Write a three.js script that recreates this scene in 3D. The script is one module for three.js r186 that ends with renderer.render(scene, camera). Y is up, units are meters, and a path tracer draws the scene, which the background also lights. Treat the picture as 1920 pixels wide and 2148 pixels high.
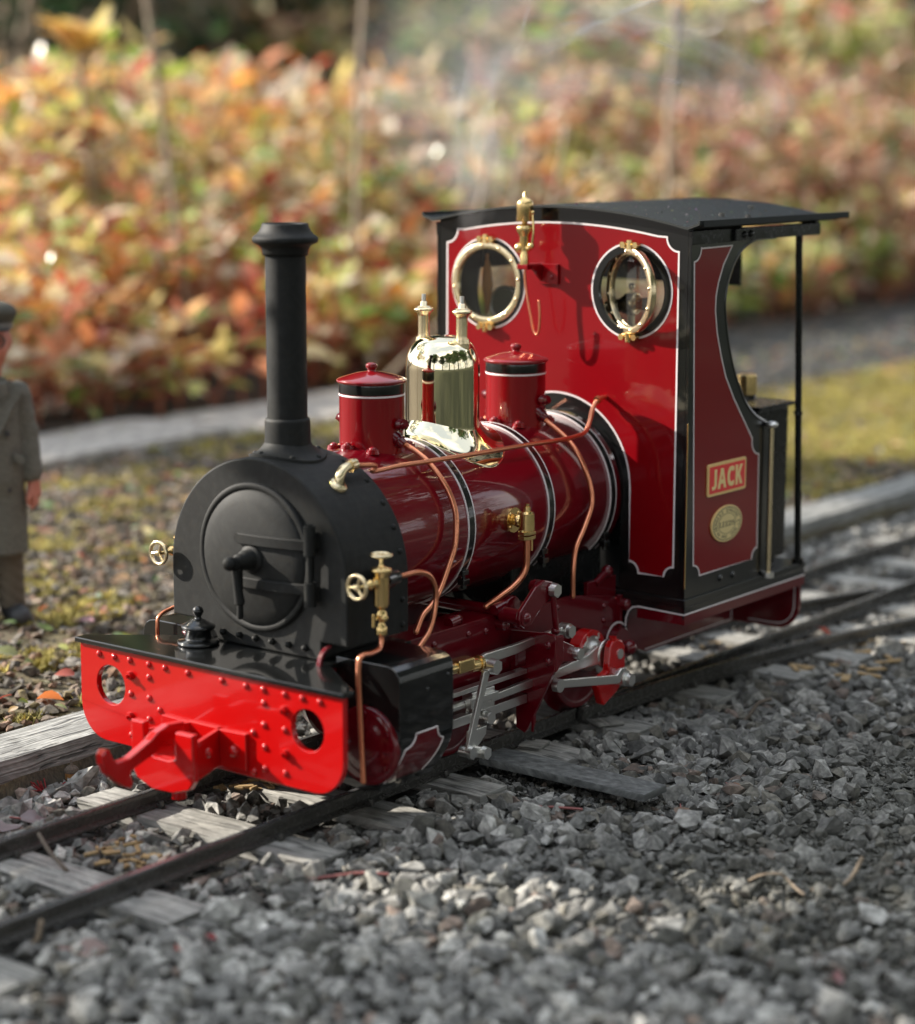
import * as THREE from 'three';
import { RoundedBoxGeometry } from 'three/addons/geometries/RoundedBoxGeometry.js';
import { ConvexGeometry } from 'three/addons/geometries/ConvexGeometry.js';
import { MarchingCubes } from 'three/addons/objects/MarchingCubes.js';
import { mergeGeometries, mergeVertices } from 'three/addons/utils/BufferGeometryUtils.js';
import { ImprovedNoise } from 'three/addons/math/ImprovedNoise.js';

// ---------------------------------------------------------------- camera, light, sky
// Lengths in this script are millimetres (the subject is a garden railway); meshes are built in metres.
const MM = 0.001, V = (x, y, z) => new THREE.Vector3(x, y, z);
const scene = new THREE.Scene();
const camera = new THREE.PerspectiveCamera(27.365, 915 / 1024, 0.05, 300);
const EYE = V(-508, 234.4, 503.1), FORE = V(0.77874, -0.17909, -0.60124);
camera.position.copy(EYE).multiplyScalar(MM);
camera.lookAt(EYE.clone().addScaledVector(FORE, 100).multiplyScalar(MM));
camera.rotateZ(0.0021);
camera.focus = 0.80; camera.userData.fStop = 7.2;
camera.updateMatrixWorld();

const renderer = new THREE.WebGLRenderer({ antialias: true });
renderer.toneMapping = THREE.LinearToneMapping;
renderer.toneMappingExposure = 2.4;
renderer.shadowMap.enabled = true;

const SUN = V(-0.30, 0.47, -0.83).normalize();
const sun = new THREE.DirectionalLight(new THREE.Color(1.0, 0.92, 0.81), 5);
sun.position.copy(SUN).multiplyScalar(8); sun.target.position.set(0.3, 0, 0);
sun.castShadow = true; sun.shadow.radius = 1.6; sun.shadow.mapSize.set(2048, 2048);
Object.assign(sun.shadow.camera, { left: -3, right: 3, top: 3, bottom: -3, near: 0.1, far: 20 });
scene.add(sun, sun.target);

const perlin = new ImprovedNoise();
function fbm(x, y, z, oct = 4) { let s = 0, a = 0.5; for (let i = 0; i < oct; i++) { s += a * perlin.noise(x, y, z); x *= 2.03; y *= 2.03; z *= 2.03; a *= 0.5; } return s; }
function rng(seed) { let a = seed >>> 0; return () => { a |= 0; a = a + 0x6D2B79F5 | 0; let t = Math.imul(a ^ a >>> 15, 1 | a); t = t + Math.imul(t ^ t >>> 7, 61 | t) ^ t; return ((t ^ t >>> 14) >>> 0) / 4294967296; }; }
const clamp = (x, a = 0, b = 1) => Math.min(b, Math.max(a, x)), lerp = THREE.MathUtils.lerp, smooth = (a, b, x) => { const t = clamp((x - a) / (b - a)); return t * t * (3 - 2 * t); };

{ // autumn sky: pale blue with broken bright cloud
  const W = 768, H = 384, d = new Float32Array(W * H * 4);
  for (let j = 0; j < H; j++) for (let i = 0; i < W; i++) {
    const el = ((j + 0.5) / H - 0.5) * Math.PI, az = ((i + 0.5) / W - 0.5) * 2 * Math.PI, y = Math.sin(el), c = Math.cos(el), x = c * Math.cos(az), z = c * Math.sin(az);
    const k = (j * W + i) * 4, up = Math.max(y, 0);
    let r = lerp(0.84, 0.42, Math.pow(up, 0.55)), g = lerp(0.87, 0.51, Math.pow(up, 0.55)), b = lerp(0.92, 0.68, Math.pow(up, 0.6));
    const q = 1.2 / (up + 0.25), n = fbm(x * q * 1.3 + 3.1, y * 1.5 + 7.7, z * q * 1.3, 5), cl = smooth(-0.08, 0.26, n) * smooth(-0.02, 0.1, y);
    r = lerp(r, 1.18, cl); g = lerp(g, 1.16, cl); b = lerp(b, 1.16, cl);
    const sd = Math.acos(clamp(x * SUN.x + y * SUN.y + z * SUN.z, -1, 1)), au = 1 + 1.3 * Math.exp(-sd * sd / 0.32); r *= au; g *= au * 0.99; b *= au * 0.95;
    if (y < 0) { const t = smooth(0, -0.06, y); r = lerp(r, 0.10, t); g = lerp(g, 0.10, t); b = lerp(b, 0.085, t); }
    const s = 0.78; d[k] = r * s; d[k + 1] = g * s; d[k + 2] = b * s; d[k + 3] = 1;
  }
  const sky = new THREE.DataTexture(d, W, H, THREE.RGBAFormat, THREE.FloatType);
  sky.mapping = THREE.EquirectangularReflectionMapping; sky.magFilter = THREE.LinearFilter; sky.minFilter = THREE.LinearFilter; sky.needsUpdate = true;
  scene.background = sky; scene.environment = sky; scene.backgroundIntensity = 1; scene.environmentIntensity = 1;
}

// ---------------------------------------------------------------- helpers
const used = {};
function numbered(n) { const k = used[n] = (used[n] ?? -1) + 1; return k ? n + '_' + String(k).padStart(3, '0') : n; }
function tag(o, label, category, group, kind) { if (label) o.userData.label = label; if (category) o.userData.category = category; if (group) o.userData.group = group; if (kind) o.userData.kind = kind; return o; }
function thing(name, label, category, at = [0, 0, 0], group) {   // a Group at the thing's base; its children are its parts
  const o = new THREE.Group(); o.name = numbered(name); o.position.set(at[0] * MM, at[1] * MM, at[2] * MM); o.base = V(...at);
  scene.add(o); return tag(o, label, category, group);
}
function finish(geos, mat, base) {
  const list = [].concat(geos).map((g) => {
    g = g.index ? g.toNonIndexed() : g.clone();
    if (!g.attributes.normal) g.computeVertexNormals();
    for (const k of Object.keys(g.attributes)) if (!['position', 'normal', 'uv', 'color'].includes(k)) g.deleteAttribute(k);
    const p = g.attributes.position, n = g.attributes.normal, s = mat.userData.uvSize || 40;
    if (!g.userData.keepUV) {
      const uv = new Float32Array(p.count * 2);
      for (let i = 0; i < p.count; i += 3) {
        let nx = 0, ny = 0, nz = 0; for (let k = 0; k < 3; k++) { nx += Math.abs(n.getX(i + k)); ny += Math.abs(n.getY(i + k)); nz += Math.abs(n.getZ(i + k)); }
        for (let k = 0; k < 3; k++) { const x = p.getX(i + k), y = p.getY(i + k), z = p.getZ(i + k), t = ny >= nx && ny >= nz ? [x, z] : nx >= nz ? [z, y] : [x, y]; uv[(i + k) * 2] = t[0] / s; uv[(i + k) * 2 + 1] = t[1] / s; }
      }
      g.setAttribute('uv', new THREE.BufferAttribute(uv, 2));
    }
    return g;
  });
  const g = list.length > 1 ? mergeGeometries(list.map((q) => { if (!mat.vertexColors) q.deleteAttribute('color'); return q; })) : list[0];
  g.translate(-base.x, -base.y, -base.z); g.scale(MM, MM, MM);
  return g;
}
function part(name, geos, mat, parent, label) {
  const m = new THREE.Mesh(finish(geos, mat, parent.base || V(0, 0, 0)), mat);
  m.name = parent === scene ? numbered(name) : name; m.base = parent.base || V(0, 0, 0); m.castShadow = m.receiveShadow = true; parent.add(m);
  if (label) m.userData.label = label; return m;
}
// alike pieces that share one geometry built round the origin
function pieces(name, geo, mat, parent, spots) {
  const g = finish(geo, mat, V(0, 0, 0)), b = parent.base || V(0, 0, 0);
  return spots.map((s) => { const m = new THREE.Mesh(g, mat); m.name = name; m.base = b; m.position.set((s[0] - b.x) * MM, (s[1] - b.y) * MM, (s[2] - b.z) * MM); m.castShadow = m.receiveShadow = true; parent.add(m); return m; });
}
function aim(g, p, dir) { const q = new THREE.Quaternion().setFromUnitVectors(V(0, 1, 0), V(...dir).normalize()); return g.applyQuaternion(q).translate(...p); }
const box = (x0, x1, y0, y1, z0, z1, r = 0.25) => { const w = x1 - x0, h = y1 - y0, d = z1 - z0, g = r ? new RoundedBoxGeometry(w, h, d, 2, Math.min(r, w / 2.01, h / 2.01, d / 2.01)) : new THREE.BoxGeometry(w, h, d); return g.translate((x0 + x1) / 2, (y0 + y1) / 2, (z0 + z1) / 2); };
const cyl = (a, b, r0, r1 = r0, seg = 28) => { const A = V(...a), B = V(...b), d = B.clone().sub(A), g = new THREE.CylinderGeometry(r1, r0, d.length(), seg); return aim(g, A.clone().lerp(B, 0.5).toArray(), d.toArray()); };
const lathe = (pr, at, dir = [0, 1, 0], seg = 48) => aim(new THREE.LatheGeometry(pr.map(([r, y]) => new THREE.Vector2(Math.max(r, 0), y)), seg), at, dir);
const ball = (p, r, sx = 1, sy = 1, sz = 1) => new THREE.SphereGeometry(r, 18, 12).scale(sx, sy, sz).translate(...p);
const ringg = (p, dir, R, r, seg = 40) => aim(new THREE.TorusGeometry(R, r, 10, seg).rotateX(Math.PI / 2), p, dir);
function tube(pts, r, seg = 60, radial = 12, tension = 0.5) {
  const c = new THREE.CatmullRomCurve3(pts.map((p) => V(...p)), false, 'centripetal', tension), g = new THREE.TubeGeometry(c, seg, r, radial), a = pts[0], b = pts[pts.length - 1];
  return mergeGeometries([g.toNonIndexed(), ball(a, r * 0.99).toNonIndexed(), ball(b, r * 0.99).toNonIndexed()]);
}
const shape = (pts) => pts instanceof THREE.Shape ? pts : new THREE.Shape(pts.map(([x, y]) => new THREE.Vector2(x, y)));
function ext(s, plane, a, b, bevel = 0) {     // plane x: shape (z, y); plane z: shape (x, y); plane y: shape (x, z)
  s = shape(s); const pre = s;
  if (plane === 'y') { const f = (q) => q.getPoints(24).map((p) => new THREE.Vector2(p.x, -p.y)); s = new THREE.Shape(f(pre)); s.holes = pre.holes.map((h) => new THREE.Path(f(h))); }
  const lo = Math.min(a, b), d = Math.abs(b - a), g = new THREE.ExtrudeGeometry(s, { depth: d - 2 * bevel, curveSegments: 28, bevelEnabled: bevel > 0, bevelThickness: bevel, bevelSize: bevel, bevelOffset: -bevel, bevelSegments: 2 });
  g.translate(0, 0, bevel);
  if (plane === 'x') g.applyMatrix4(new THREE.Matrix4().makeBasis(V(0, 0, 1), V(0, 1, 0), V(-1, 0, 0))).translate(lo + d, 0, 0);
  else if (plane === 'y') g.applyMatrix4(new THREE.Matrix4().makeBasis(V(1, 0, 0), V(0, 0, -1), V(0, 1, 0))).translate(0, lo, 0);
  else g.translate(0, 0, lo);
  return g;
}
const circle = (x, y, r, n = 48) => Array.from({ length: n }, (_, i) => [x + r * Math.cos(i / n * 2 * Math.PI), y + r * Math.sin(i / n * 2 * Math.PI)]);
const arc = (x, y, r, a0, a1, n = 12) => Array.from({ length: n + 1 }, (_, i) => { const a = (a0 + (a1 - a0) * i / n) * Math.PI / 180; return [x + r * Math.cos(a), y + r * Math.sin(a)]; });
const holed = (pts, ...holes) => { const s = shape(pts); s.holes = holes.map((h) => new THREE.Path(h.map(([x, y]) => new THREE.Vector2(x, y)))); return s; };
// painted lining: a thin raised line that follows a path on a flat face
function lining(pts, w, plane, a, b, closed = true) {
  const n = pts.length, L = [], R = [];
  for (let i = 0; i < n; i++) {
    const p = pts[i], p0 = closed ? pts[(i + n - 1) % n] : pts[Math.max(i - 1, 0)], p1 = closed ? pts[(i + 1) % n] : pts[Math.min(i + 1, n - 1)];
    let d0 = [p[0] - p0[0], p[1] - p0[1]], d1 = [p1[0] - p[0], p1[1] - p[1]];
    const l0 = Math.hypot(...d0), l1 = Math.hypot(...d1); if (!l0) d0 = d1; if (!l1) d1 = d0;
    const e0 = Math.hypot(...d0), e1 = Math.hypot(...d1), t = [d0[0] / e0 + d1[0] / e1, d0[1] / e0 + d1[1] / e1], tl = Math.hypot(...t) || 1, nx = -t[1] / tl, ny = t[0] / tl;
    const m = Math.min(1.8, 1 / Math.max(0.3, nx * -d0[1] / e0 + ny * d0[0] / e0)) * w / 2;
    L.push([p[0] + nx * m, p[1] + ny * m]); R.push([p[0] - nx * m, p[1] - ny * m]);
  }
  const gs = [], k = closed ? n : n - 1;
  for (let i = 0; i < k; i++) { const j = (i + 1) % n; let q = [L[i], R[i], R[j], L[j]]; if (THREE.ShapeUtils.area(q.map((v) => new THREE.Vector2(...v))) < 0) q = q.reverse(); gs.push(ext(q, plane, a, b)); }
  return mergeGeometries(gs);
}
const hex = (p, dir, r, h) => aim(new THREE.CylinderGeometry(r * 0.93, r, h, 6).translate(0, h / 2, 0), p, dir);
const rivet = (p, dir, r) => aim(new THREE.SphereGeometry(r, 14, 8, 0, Math.PI * 2, 0, Math.PI / 2).scale(1, 0.8, 1), p, dir);

// ---------------------------------------------------------------- computed textures and materials
function noiseTex(size, f, srgb = true) {
  const d = new Uint8Array(size * size * 4);
  for (let j = 0; j < size; j++) for (let i = 0; i < size; i++) { const c = f(i / size, j / size), k = (j * size + i) * 4; d[k] = clamp(c[0]) * 255; d[k + 1] = clamp(c[1]) * 255; d[k + 2] = clamp(c[2]) * 255; d[k + 3] = 255; }
  const t = new THREE.DataTexture(d, size, size); t.wrapS = t.wrapT = THREE.RepeatWrapping; t.magFilter = THREE.LinearFilter; t.minFilter = THREE.LinearMipmapLinearFilter; t.generateMipmaps = true; if (srgb) t.colorSpace = THREE.SRGBColorSpace; t.needsUpdate = true; return t;
}
const tile = (u, v, k, z, o = 4) => { const a = u * 2 * Math.PI, b = v * 2 * Math.PI; return fbm(Math.cos(a) * k + z, Math.sin(a) * k + Math.cos(b) * k * 0.7, Math.sin(b) * k + z * 1.7, o); };
const speckT = noiseTex(256, (u, v) => { const n = 0.5 + 0.5 * tile(u, v, 7, 3, 5); return [n, n, n]; }, false);
const softT = noiseTex(256, (u, v) => { const n = 0.55 + 0.55 * tile(u, v, 1.6, 9, 4); return [n, n, n]; }, false);
const stoneT = noiseTex(256, (u, v) => { const n = 0.74 + 0.5 * tile(u, v, 5, 1, 5) + 0.25 * tile(u, v, 22, 5, 2); return [n, n, n * 0.985]; });
const grain = (u, v) => { const w = 0.035 * tile(u, v, 0.7, 2, 2), q = v + w, f = fbm(Math.cos(u * 6.283) * 0.5, q * 64, Math.sin(u * 6.283) * 0.5 + 4, 4), c = fbm(Math.cos(u * 6.283) * 0.9 + 9, q * 26, Math.sin(u * 6.283) * 0.9, 3); return [f, c > 0.24 ? 1 : smooth(0.13, 0.24, c)]; };
const woodT = noiseTex(512, (u, v) => { const [f, c] = grain(u, v), n = 0.74 + 0.3 * f + 0.24 * tile(u, v, 2, 6, 3) + 0.12 * tile(u, v, 9, 4, 3) - 0.2 * c; return [n, n * 0.99, n * 0.965]; });
const woodB = noiseTex(512, (u, v) => { const [f, c] = grain(u, v), n = 0.6 + 0.6 * f - 0.55 * c; return [n, n, n]; }, false);
const sootT = noiseTex(256, (u, v) => { const n = 0.72 + 0.55 * tile(u, v, 1.8, 12, 4) + 0.2 * tile(u, v, 12, 7, 3), w = smooth(0.05, 0.3, tile(u, v, 2.2, 19, 4)); return [n + 0.1 * w, n + 0.03 * w, n - 0.05 * w]; });
const M = {};
function mat(name, o, uvSize) { const m = M[name] = new (o.clearcoat || o.transmission || o.sheen || o.specularIntensity !== undefined || o.anisotropy ? THREE.MeshPhysicalMaterial : THREE.MeshStandardMaterial)(o); m.name = name; if (o.rgb) m.color.setRGB(...o.rgb); delete m.rgb; if (uvSize) m.userData.uvSize = uvSize; return m; }
const C = (r, g, b) => new THREE.Color().setRGB(r, g, b);
mat('maroon', { color: C(0.135, 0.0006, 0.006), roughness: 0.28, specularIntensity: 0.25, clearcoat: 1, clearcoatRoughness: 0.035 });
mat('cabRed', { color: C(0.175, 0.0008, 0.0035), roughness: 0.3, specularIntensity: 0.25, clearcoat: 0.62, clearcoatRoughness: 0.06, clearcoatRoughnessMap: softT }, 30);
mat('potRed', { color: C(0.18, 0.001, 0.004), roughness: 0.28, specularIntensity: 0.25, clearcoat: 1, clearcoatRoughness: 0.03 });
mat('beamRed', { color: C(0.40, 0.002, 0.002), roughness: 0.32, specularIntensity: 0.25, clearcoat: 1, clearcoatRoughness: 0.08 });
mat('frameRed', { color: C(0.10, 0.0008, 0.005), roughness: 0.32, specularIntensity: 0.25, clearcoat: 1, clearcoatRoughness: 0.1 });
mat('gloss', { color: C(0.0045, 0.005, 0.005), roughness: 0.3, specularIntensity: 0.3, clearcoat: 1, clearcoatRoughness: 0.05 });
mat('satin', { color: C(0.008, 0.0085, 0.0082), roughness: 0.42, specularIntensity: 0.6, roughnessMap: softT, bumpMap: speckT, bumpScale: 0.00003 }, 24);
mat('smokeboxBlack', { color: C(0.0098, 0.0108, 0.0098), map: sootT, roughness: 0.66, specularIntensity: 0.7, bumpMap: speckT, bumpScale: 0.00004 }, 28);
mat('roofBlack', { color: C(0.014, 0.0165, 0.016), roughness: 0.62, specularIntensity: 0.55, bumpMap: speckT, bumpScale: 0.000012 }, 26);
mat('white', { color: C(0.66, 0.60, 0.60), roughness: 0.4 });
mat('brass', { color: C(0.78, 0.56, 0.25), metalness: 1, roughness: 0.22, bumpMap: speckT, bumpScale: 0.00001 }, 6);
mat('paleBrass', { color: C(0.80, 0.66, 0.42), metalness: 1, roughness: 0.25, bumpMap: speckT, bumpScale: 0.00002 }, 5);
mat('domeBrass', { color: C(0.90, 0.79, 0.55), metalness: 1, roughness: 0.055 });
mat('copper', { color: C(0.78, 0.30, 0.17), metalness: 1, roughness: 0.3, bumpMap: speckT, bumpScale: 0.00001 }, 9);
mat('steel', { color: C(0.74, 0.73, 0.70), metalness: 1, roughness: 0.3, bumpMap: speckT, bumpScale: 0.000012 }, 7);
mat('rail', { color: C(0.075, 0.072, 0.066), metalness: 0.35, roughness: 0.46, roughnessMap: softT, bumpMap: speckT, bumpScale: 0.00006 }, 22);
mat('railTop', { color: C(0.20, 0.205, 0.21), metalness: 0.7, roughness: 0.4, roughnessMap: softT }, 14);
mat('glass', { color: C(0.97, 0.98, 0.97), transmission: 1, roughness: 0.02, thickness: 0, ior: 1.45 });
mat('wood', { color: C(0.50, 0.50, 0.485), map: woodT, roughness: 0.9, bumpMap: woodB, bumpScale: 0.0005 }, 70);
mat('baulkWood', { color: C(0.44, 0.45, 0.45), map: woodT, roughness: 0.88, bumpMap: woodB, bumpScale: 0.0014 }, 95);
mat('plankWood', { color: C(0.78, 0.74, 0.71), map: woodT, roughness: 0.88, bumpMap: woodB, bumpScale: 0.001 }, 120);
mat('slate', { color: C(0.21, 0.22, 0.22), map: stoneT, roughness: 0.6, bumpMap: speckT, bumpScale: 0.0002 }, 18);
mat('stone', { color: C(1, 1, 1), map: stoneT, roughness: 0.86, bumpMap: speckT, bumpScale: 0.0002 }, 8);
mat('grit', { vertexColors: true, map: stoneT, roughness: 0.95, bumpMap: speckT, bumpScale: 0.0008 }, 45);
mat('leaf', { color: C(1, 1, 1), roughness: 0.92, transmission: 0.5, thickness: 0, specularIntensity: 0.6, clearcoat: 0.9, clearcoatRoughness: 0.17, side: THREE.DoubleSide });
mat('moss', { color: C(1, 1, 1), roughness: 0.9, side: THREE.DoubleSide });
mat('stalk', { color: C(0.52, 0.40, 0.29), roughness: 0.8, map: stoneT }, 60);
mat('twig', { color: C(0.20, 0.155, 0.12), roughness: 0.85, map: stoneT }, 12);
mat('redTwig', { color: C(0.28, 0.10, 0.09), roughness: 0.7 });
mat('bark', { color: C(0.10, 0.08, 0.065), roughness: 0.95, map: woodT, bumpMap: woodB, bumpScale: 0.02 }, 900);
// ---------------------------------------------------------------- the setting: ground, ballast, track
const RAILZ = 29, SLEEPERS = [-133, -67, 0, 48, 92, 148, 195, 261, 313, 357, 408, 462, 515, 570, 625, 682, 740];
const bedY = (x, z) => {        // height of the ground
  if (z > -82) { const sh = 1.6 * smooth(60, 110, z); return -10.2 - sh + 3.2 * fbm(x / 70, 1, z / 70, 3) + 1.6 * fbm(x / 13, 5, z / 13, 2); }
  if (z > -640) return 2.2 + 5 * fbm(x / 160, 2, z / 160, 3) + 2 * fbm(x / 22, 3, z / 22, 2) - 4 * smooth(-118, -108, z);
  return 2 + smooth(-660, -1500, z) * 70 + smooth(-1500, -6000, z) * 260 + 14 * fbm(x / 240, 2, z / 240, 3) + 3 * fbm(x / 30, 3, z / 30, 2);
};
const nearRail = (x) => RAILZ, turnout = (x) => x < 185 ? 0 : 0.00062 * (x - 185) ** 2;
{
  const xs = [], zs = [];
  for (const [a, b, s] of [[-60000, -4000, 8000], [-4000, -600, 340], [-600, -300, 30], [-300, 900, 7], [900, 2600, 34], [2600, 6000, 340], [6000, 60001, 9000]]) for (let x = a; x < b; x += s) xs.push(x);
  for (const [a, b, s] of [[-60000, -6000, 9000], [-6000, -1600, 220], [-1600, -660, 24], [-660, -116, 9], [-116, -80, 3], [-80, 380, 7], [380, 900, 40], [900, 5000, 400], [5000, 60001, 9000]]) for (let z = a; z < b; z += s) zs.push(z);
  const pos = [], col = [], idx = [], nx = xs.length;
  for (const z of zs) for (const x of xs) {
    pos.push(x, bedY(x, z), z);
    const n = 0.5 + 0.9 * fbm(x / 60, 8, z / 60, 4);
    let c = [0.135, 0.135, 0.125];
    if (z > -82) { const dusty = smooth(60, 170, z) * smooth(-80, 40, x); c = [lerp(0.055, 0.125, dusty), lerp(0.054, 0.121, dusty), lerp(0.050, 0.098, dusty)]; }  // bed painted darker outside the dusty area, as shade between stones
    else if (z > -690) { const g = clamp(n * 1.2 - 0.2 + smooth(500, 1000, x) * 0.4); c = [lerp(0.125, 0.20, g), lerp(0.098, 0.165, g), lerp(0.07, 0.06, g)]; const q = smooth(800, 1150, x) * smooth(-380, -470, z); c = c.map((v) => lerp(v, 0.10, q)); }
    else c = [0.05 + 0.04 * n, 0.036 + 0.03 * n, 0.028 + 0.02 * n];
    const addedLawn = Math.max(smooth(420, 640, z), smooth(-330, -520, x)) * smooth(-750, -600, z); c = c.map((v, i) => lerp(v, [0.052, 0.066, 0.026][i], addedLawn));  // lawn added on unseen ground, dark to dim reflections in the paintwork
    const k = 0.75 + 0.5 * n; col.push(c[0] * k, c[1] * k, c[2] * k);
  }
  for (let j = 0; j + 1 < zs.length; j++) for (let i = 0; i + 1 < nx; i++) { const a = j * nx + i; idx.push(a, a + nx, a + 1, a + 1, a + nx, a + nx + 1); }
  const g = new THREE.BufferGeometry(); g.setAttribute('position', new THREE.Float32BufferAttribute(pos, 3)); g.setAttribute('color', new THREE.Float32BufferAttribute(col, 3)); g.setIndex(idx); g.computeVertexNormals();
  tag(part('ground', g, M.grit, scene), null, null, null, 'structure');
}
// where a point falls in the photograph's frame (only used to choose what needs building and in what detail)
const eyeInv = camera.matrixWorldInverse, F = 1 / Math.tan(27.365 / 2 * Math.PI / 180);
function framed(x, y, z) { const v = V(x * MM, y * MM, z * MM).applyMatrix4(eyeInv); return [v.x / -v.z * F * 1024 / 915, v.y / -v.z * F, -v.z / MM]; }
const inView = (x, y, z, m) => { const [a, b, d] = framed(x, y, z); return d > 40 && Math.abs(a) < 1 + m && Math.abs(b) < 1 + m; };

function rock(seed, fl, n = 15) {
  const r = rng(seed), p = [];
  for (let i = 0; i < n; i++) { const u = r() * 2 - 1, a = r() * 6.283, s = Math.sqrt(1 - u * u), k = 0.82 + 0.25 * r(); p.push(V(s * Math.cos(a) * k, u * k * fl, s * Math.sin(a) * k * (0.62 + 0.3 * ((seed * 7) % 5) / 5))); }
  const g = new ConvexGeometry(p); g.deleteAttribute('uv'); return g.scale(0.5, 0.5, 0.5);
}
const rocks = [rock(1, 0.7), rock(2, 0.55), rock(3, 0.85, 17), rock(4, 0.6, 12), rock(5, 0.75, 18), rock(6, 0.48, 13), rock(7, 0.9, 14)];
const grits = [rock(11, 0.8, 9), rock(12, 0.6, 8), rock(13, 0.7, 10)];
function stoneColour(r, dusty) {
  const t = r();
  let c = t < 0.42 ? [0.20, 0.197, 0.188] : t < 0.76 ? [0.37, 0.36, 0.342] : t < 0.88 ? [0.21, 0.195, 0.165] : t < 0.95 ? [0.50, 0.49, 0.465] : [0.25, 0.19, 0.16];
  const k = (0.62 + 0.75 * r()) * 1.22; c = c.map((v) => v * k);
  return [lerp(c[0], 0.155, dusty), lerp(c[1], 0.152, dusty), lerp(c[2], 0.126, dusty)];
}
function spread(name, geos, m, items, parent, label) {        // many small pieces of one kind as instanced meshes
  const mtx = new THREE.Matrix4(), col = new THREE.Color();
  geos.forEach((g, gi) => {
    const mine = items.filter((_, i) => i % geos.length === gi); if (!mine.length) return;
    const im = new THREE.InstancedMesh(finish(g, m, V(0, 0, 0)), m, mine.length);
    mine.forEach((s, i) => { mtx.compose(V(s.p[0], s.p[1], s.p[2]).sub(parent.base).multiplyScalar(MM), s.q, V(...s.s)); im.setMatrixAt(i, mtx); im.setColorAt(i, col.setRGB(...s.c)); });
    im.name = name; im.castShadow = im.receiveShadow = true; im.userData.kind = 'stuff'; if (label) im.userData.label = label; parent.add(im);
  });
}
const anyTurn = (r) => new THREE.Quaternion().setFromEuler(new THREE.Euler((r() - 0.5) * 1.1, r() * 6.283, (r() - 0.5) * 1.1));
const onSleeper = (x, z, m) => Math.abs(z) < 57 + m + (x > 280 ? turnout(x) : 0) && z > -58 - m && SLEEPERS.some((s) => Math.abs(x - s) < 9.5 + m);
{
  const r = rng(77), bal = new THREE.Group(); bal.name = 'ballast'; bal.base = V(0, 0, 0); bal.userData.kind = 'structure'; scene.add(bal);
  const big = [], small = [];
  for (let i = 0; i < 36000; i++) {
    const x = -330 + 1250 * r(), z = -80 + 500 * r(), t = r(), u = r();
    if (!inView(x, -8, z, 0.3)) continue;
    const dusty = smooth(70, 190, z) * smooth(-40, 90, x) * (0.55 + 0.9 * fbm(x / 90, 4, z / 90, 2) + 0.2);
    let d = 5.2 + 7.6 * Math.pow(u, 1.5); if (t < 0.06) d *= 1.3;
    if (Math.abs(z) < 60) d = Math.min(d, 9.5);
    if (r() < dusty * 0.86) continue; d *= lerp(1, 0.72, clamp(dusty));
    if (onSleeper(x, z, d * 0.42)) { if (r() > 0.015) continue; d = 2.5; }
    const near = Math.abs(Math.abs(z) - RAILZ) < 3 + d * 0.45 || (x > 185 && Math.abs(z - RAILZ - turnout(x)) < 3 + d * 0.45) || (x > 185 && Math.abs(z + RAILZ - turnout(x)) < 3 + d * 0.45);
    if (near) continue;
    if (z > 30 && z < 116 && x > 108 && x < 136) d = Math.min(d, 4);
    const y = bedY(x, z) + d * (0.06 + 0.24 * r());
    big.push({ p: [x, y, z], q: anyTurn(r), s: [d * (0.8 + 0.5 * r()), d * (0.7 + 0.4 * r()), d * (0.8 + 0.4 * r())], c: stoneColour(r, clamp(dusty) * 0.7).map((v) => v * lerp(1, 1.3, smooth(50, -70, x))), d, px: d / framed(x, y, z)[2] * (inView(x, y, z, 0) ? 1 : 0) });  // stones painted lighter towards the left, standing in for sunlight
  }
  for (let i = 0; i < 190000; i++) {
    const x = -330 + 1250 * r(), z = -80 + 500 * r();
    if (!inView(x, -8, z, 0.15) || onSleeper(x, z, 1) || Math.abs(Math.abs(z) - RAILZ) < 3.4) continue;
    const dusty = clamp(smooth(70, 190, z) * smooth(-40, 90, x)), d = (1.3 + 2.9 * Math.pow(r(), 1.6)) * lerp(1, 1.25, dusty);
    small.push({ p: [x, bedY(x, z) + d * 0.2, z], q: anyTurn(r), s: [d * (0.8 + 0.5 * r()), d, d], c: stoneColour(r, dusty * 0.75).map((v) => v * lerp(0.5, 0.9, dusty)) });  // grit colour lowered to deepen the shade in gaps between stones
  }
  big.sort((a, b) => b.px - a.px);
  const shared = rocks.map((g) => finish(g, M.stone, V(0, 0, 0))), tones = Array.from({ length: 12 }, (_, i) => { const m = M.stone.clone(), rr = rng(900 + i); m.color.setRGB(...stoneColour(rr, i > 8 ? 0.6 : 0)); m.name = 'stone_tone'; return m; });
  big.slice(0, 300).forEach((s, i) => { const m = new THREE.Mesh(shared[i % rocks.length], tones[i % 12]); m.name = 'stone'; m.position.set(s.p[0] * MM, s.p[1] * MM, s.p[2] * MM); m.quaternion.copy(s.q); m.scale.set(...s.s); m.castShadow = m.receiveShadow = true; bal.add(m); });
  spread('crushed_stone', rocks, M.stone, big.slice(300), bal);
  spread('grit', grits, M.stone, small, bal);
}
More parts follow.
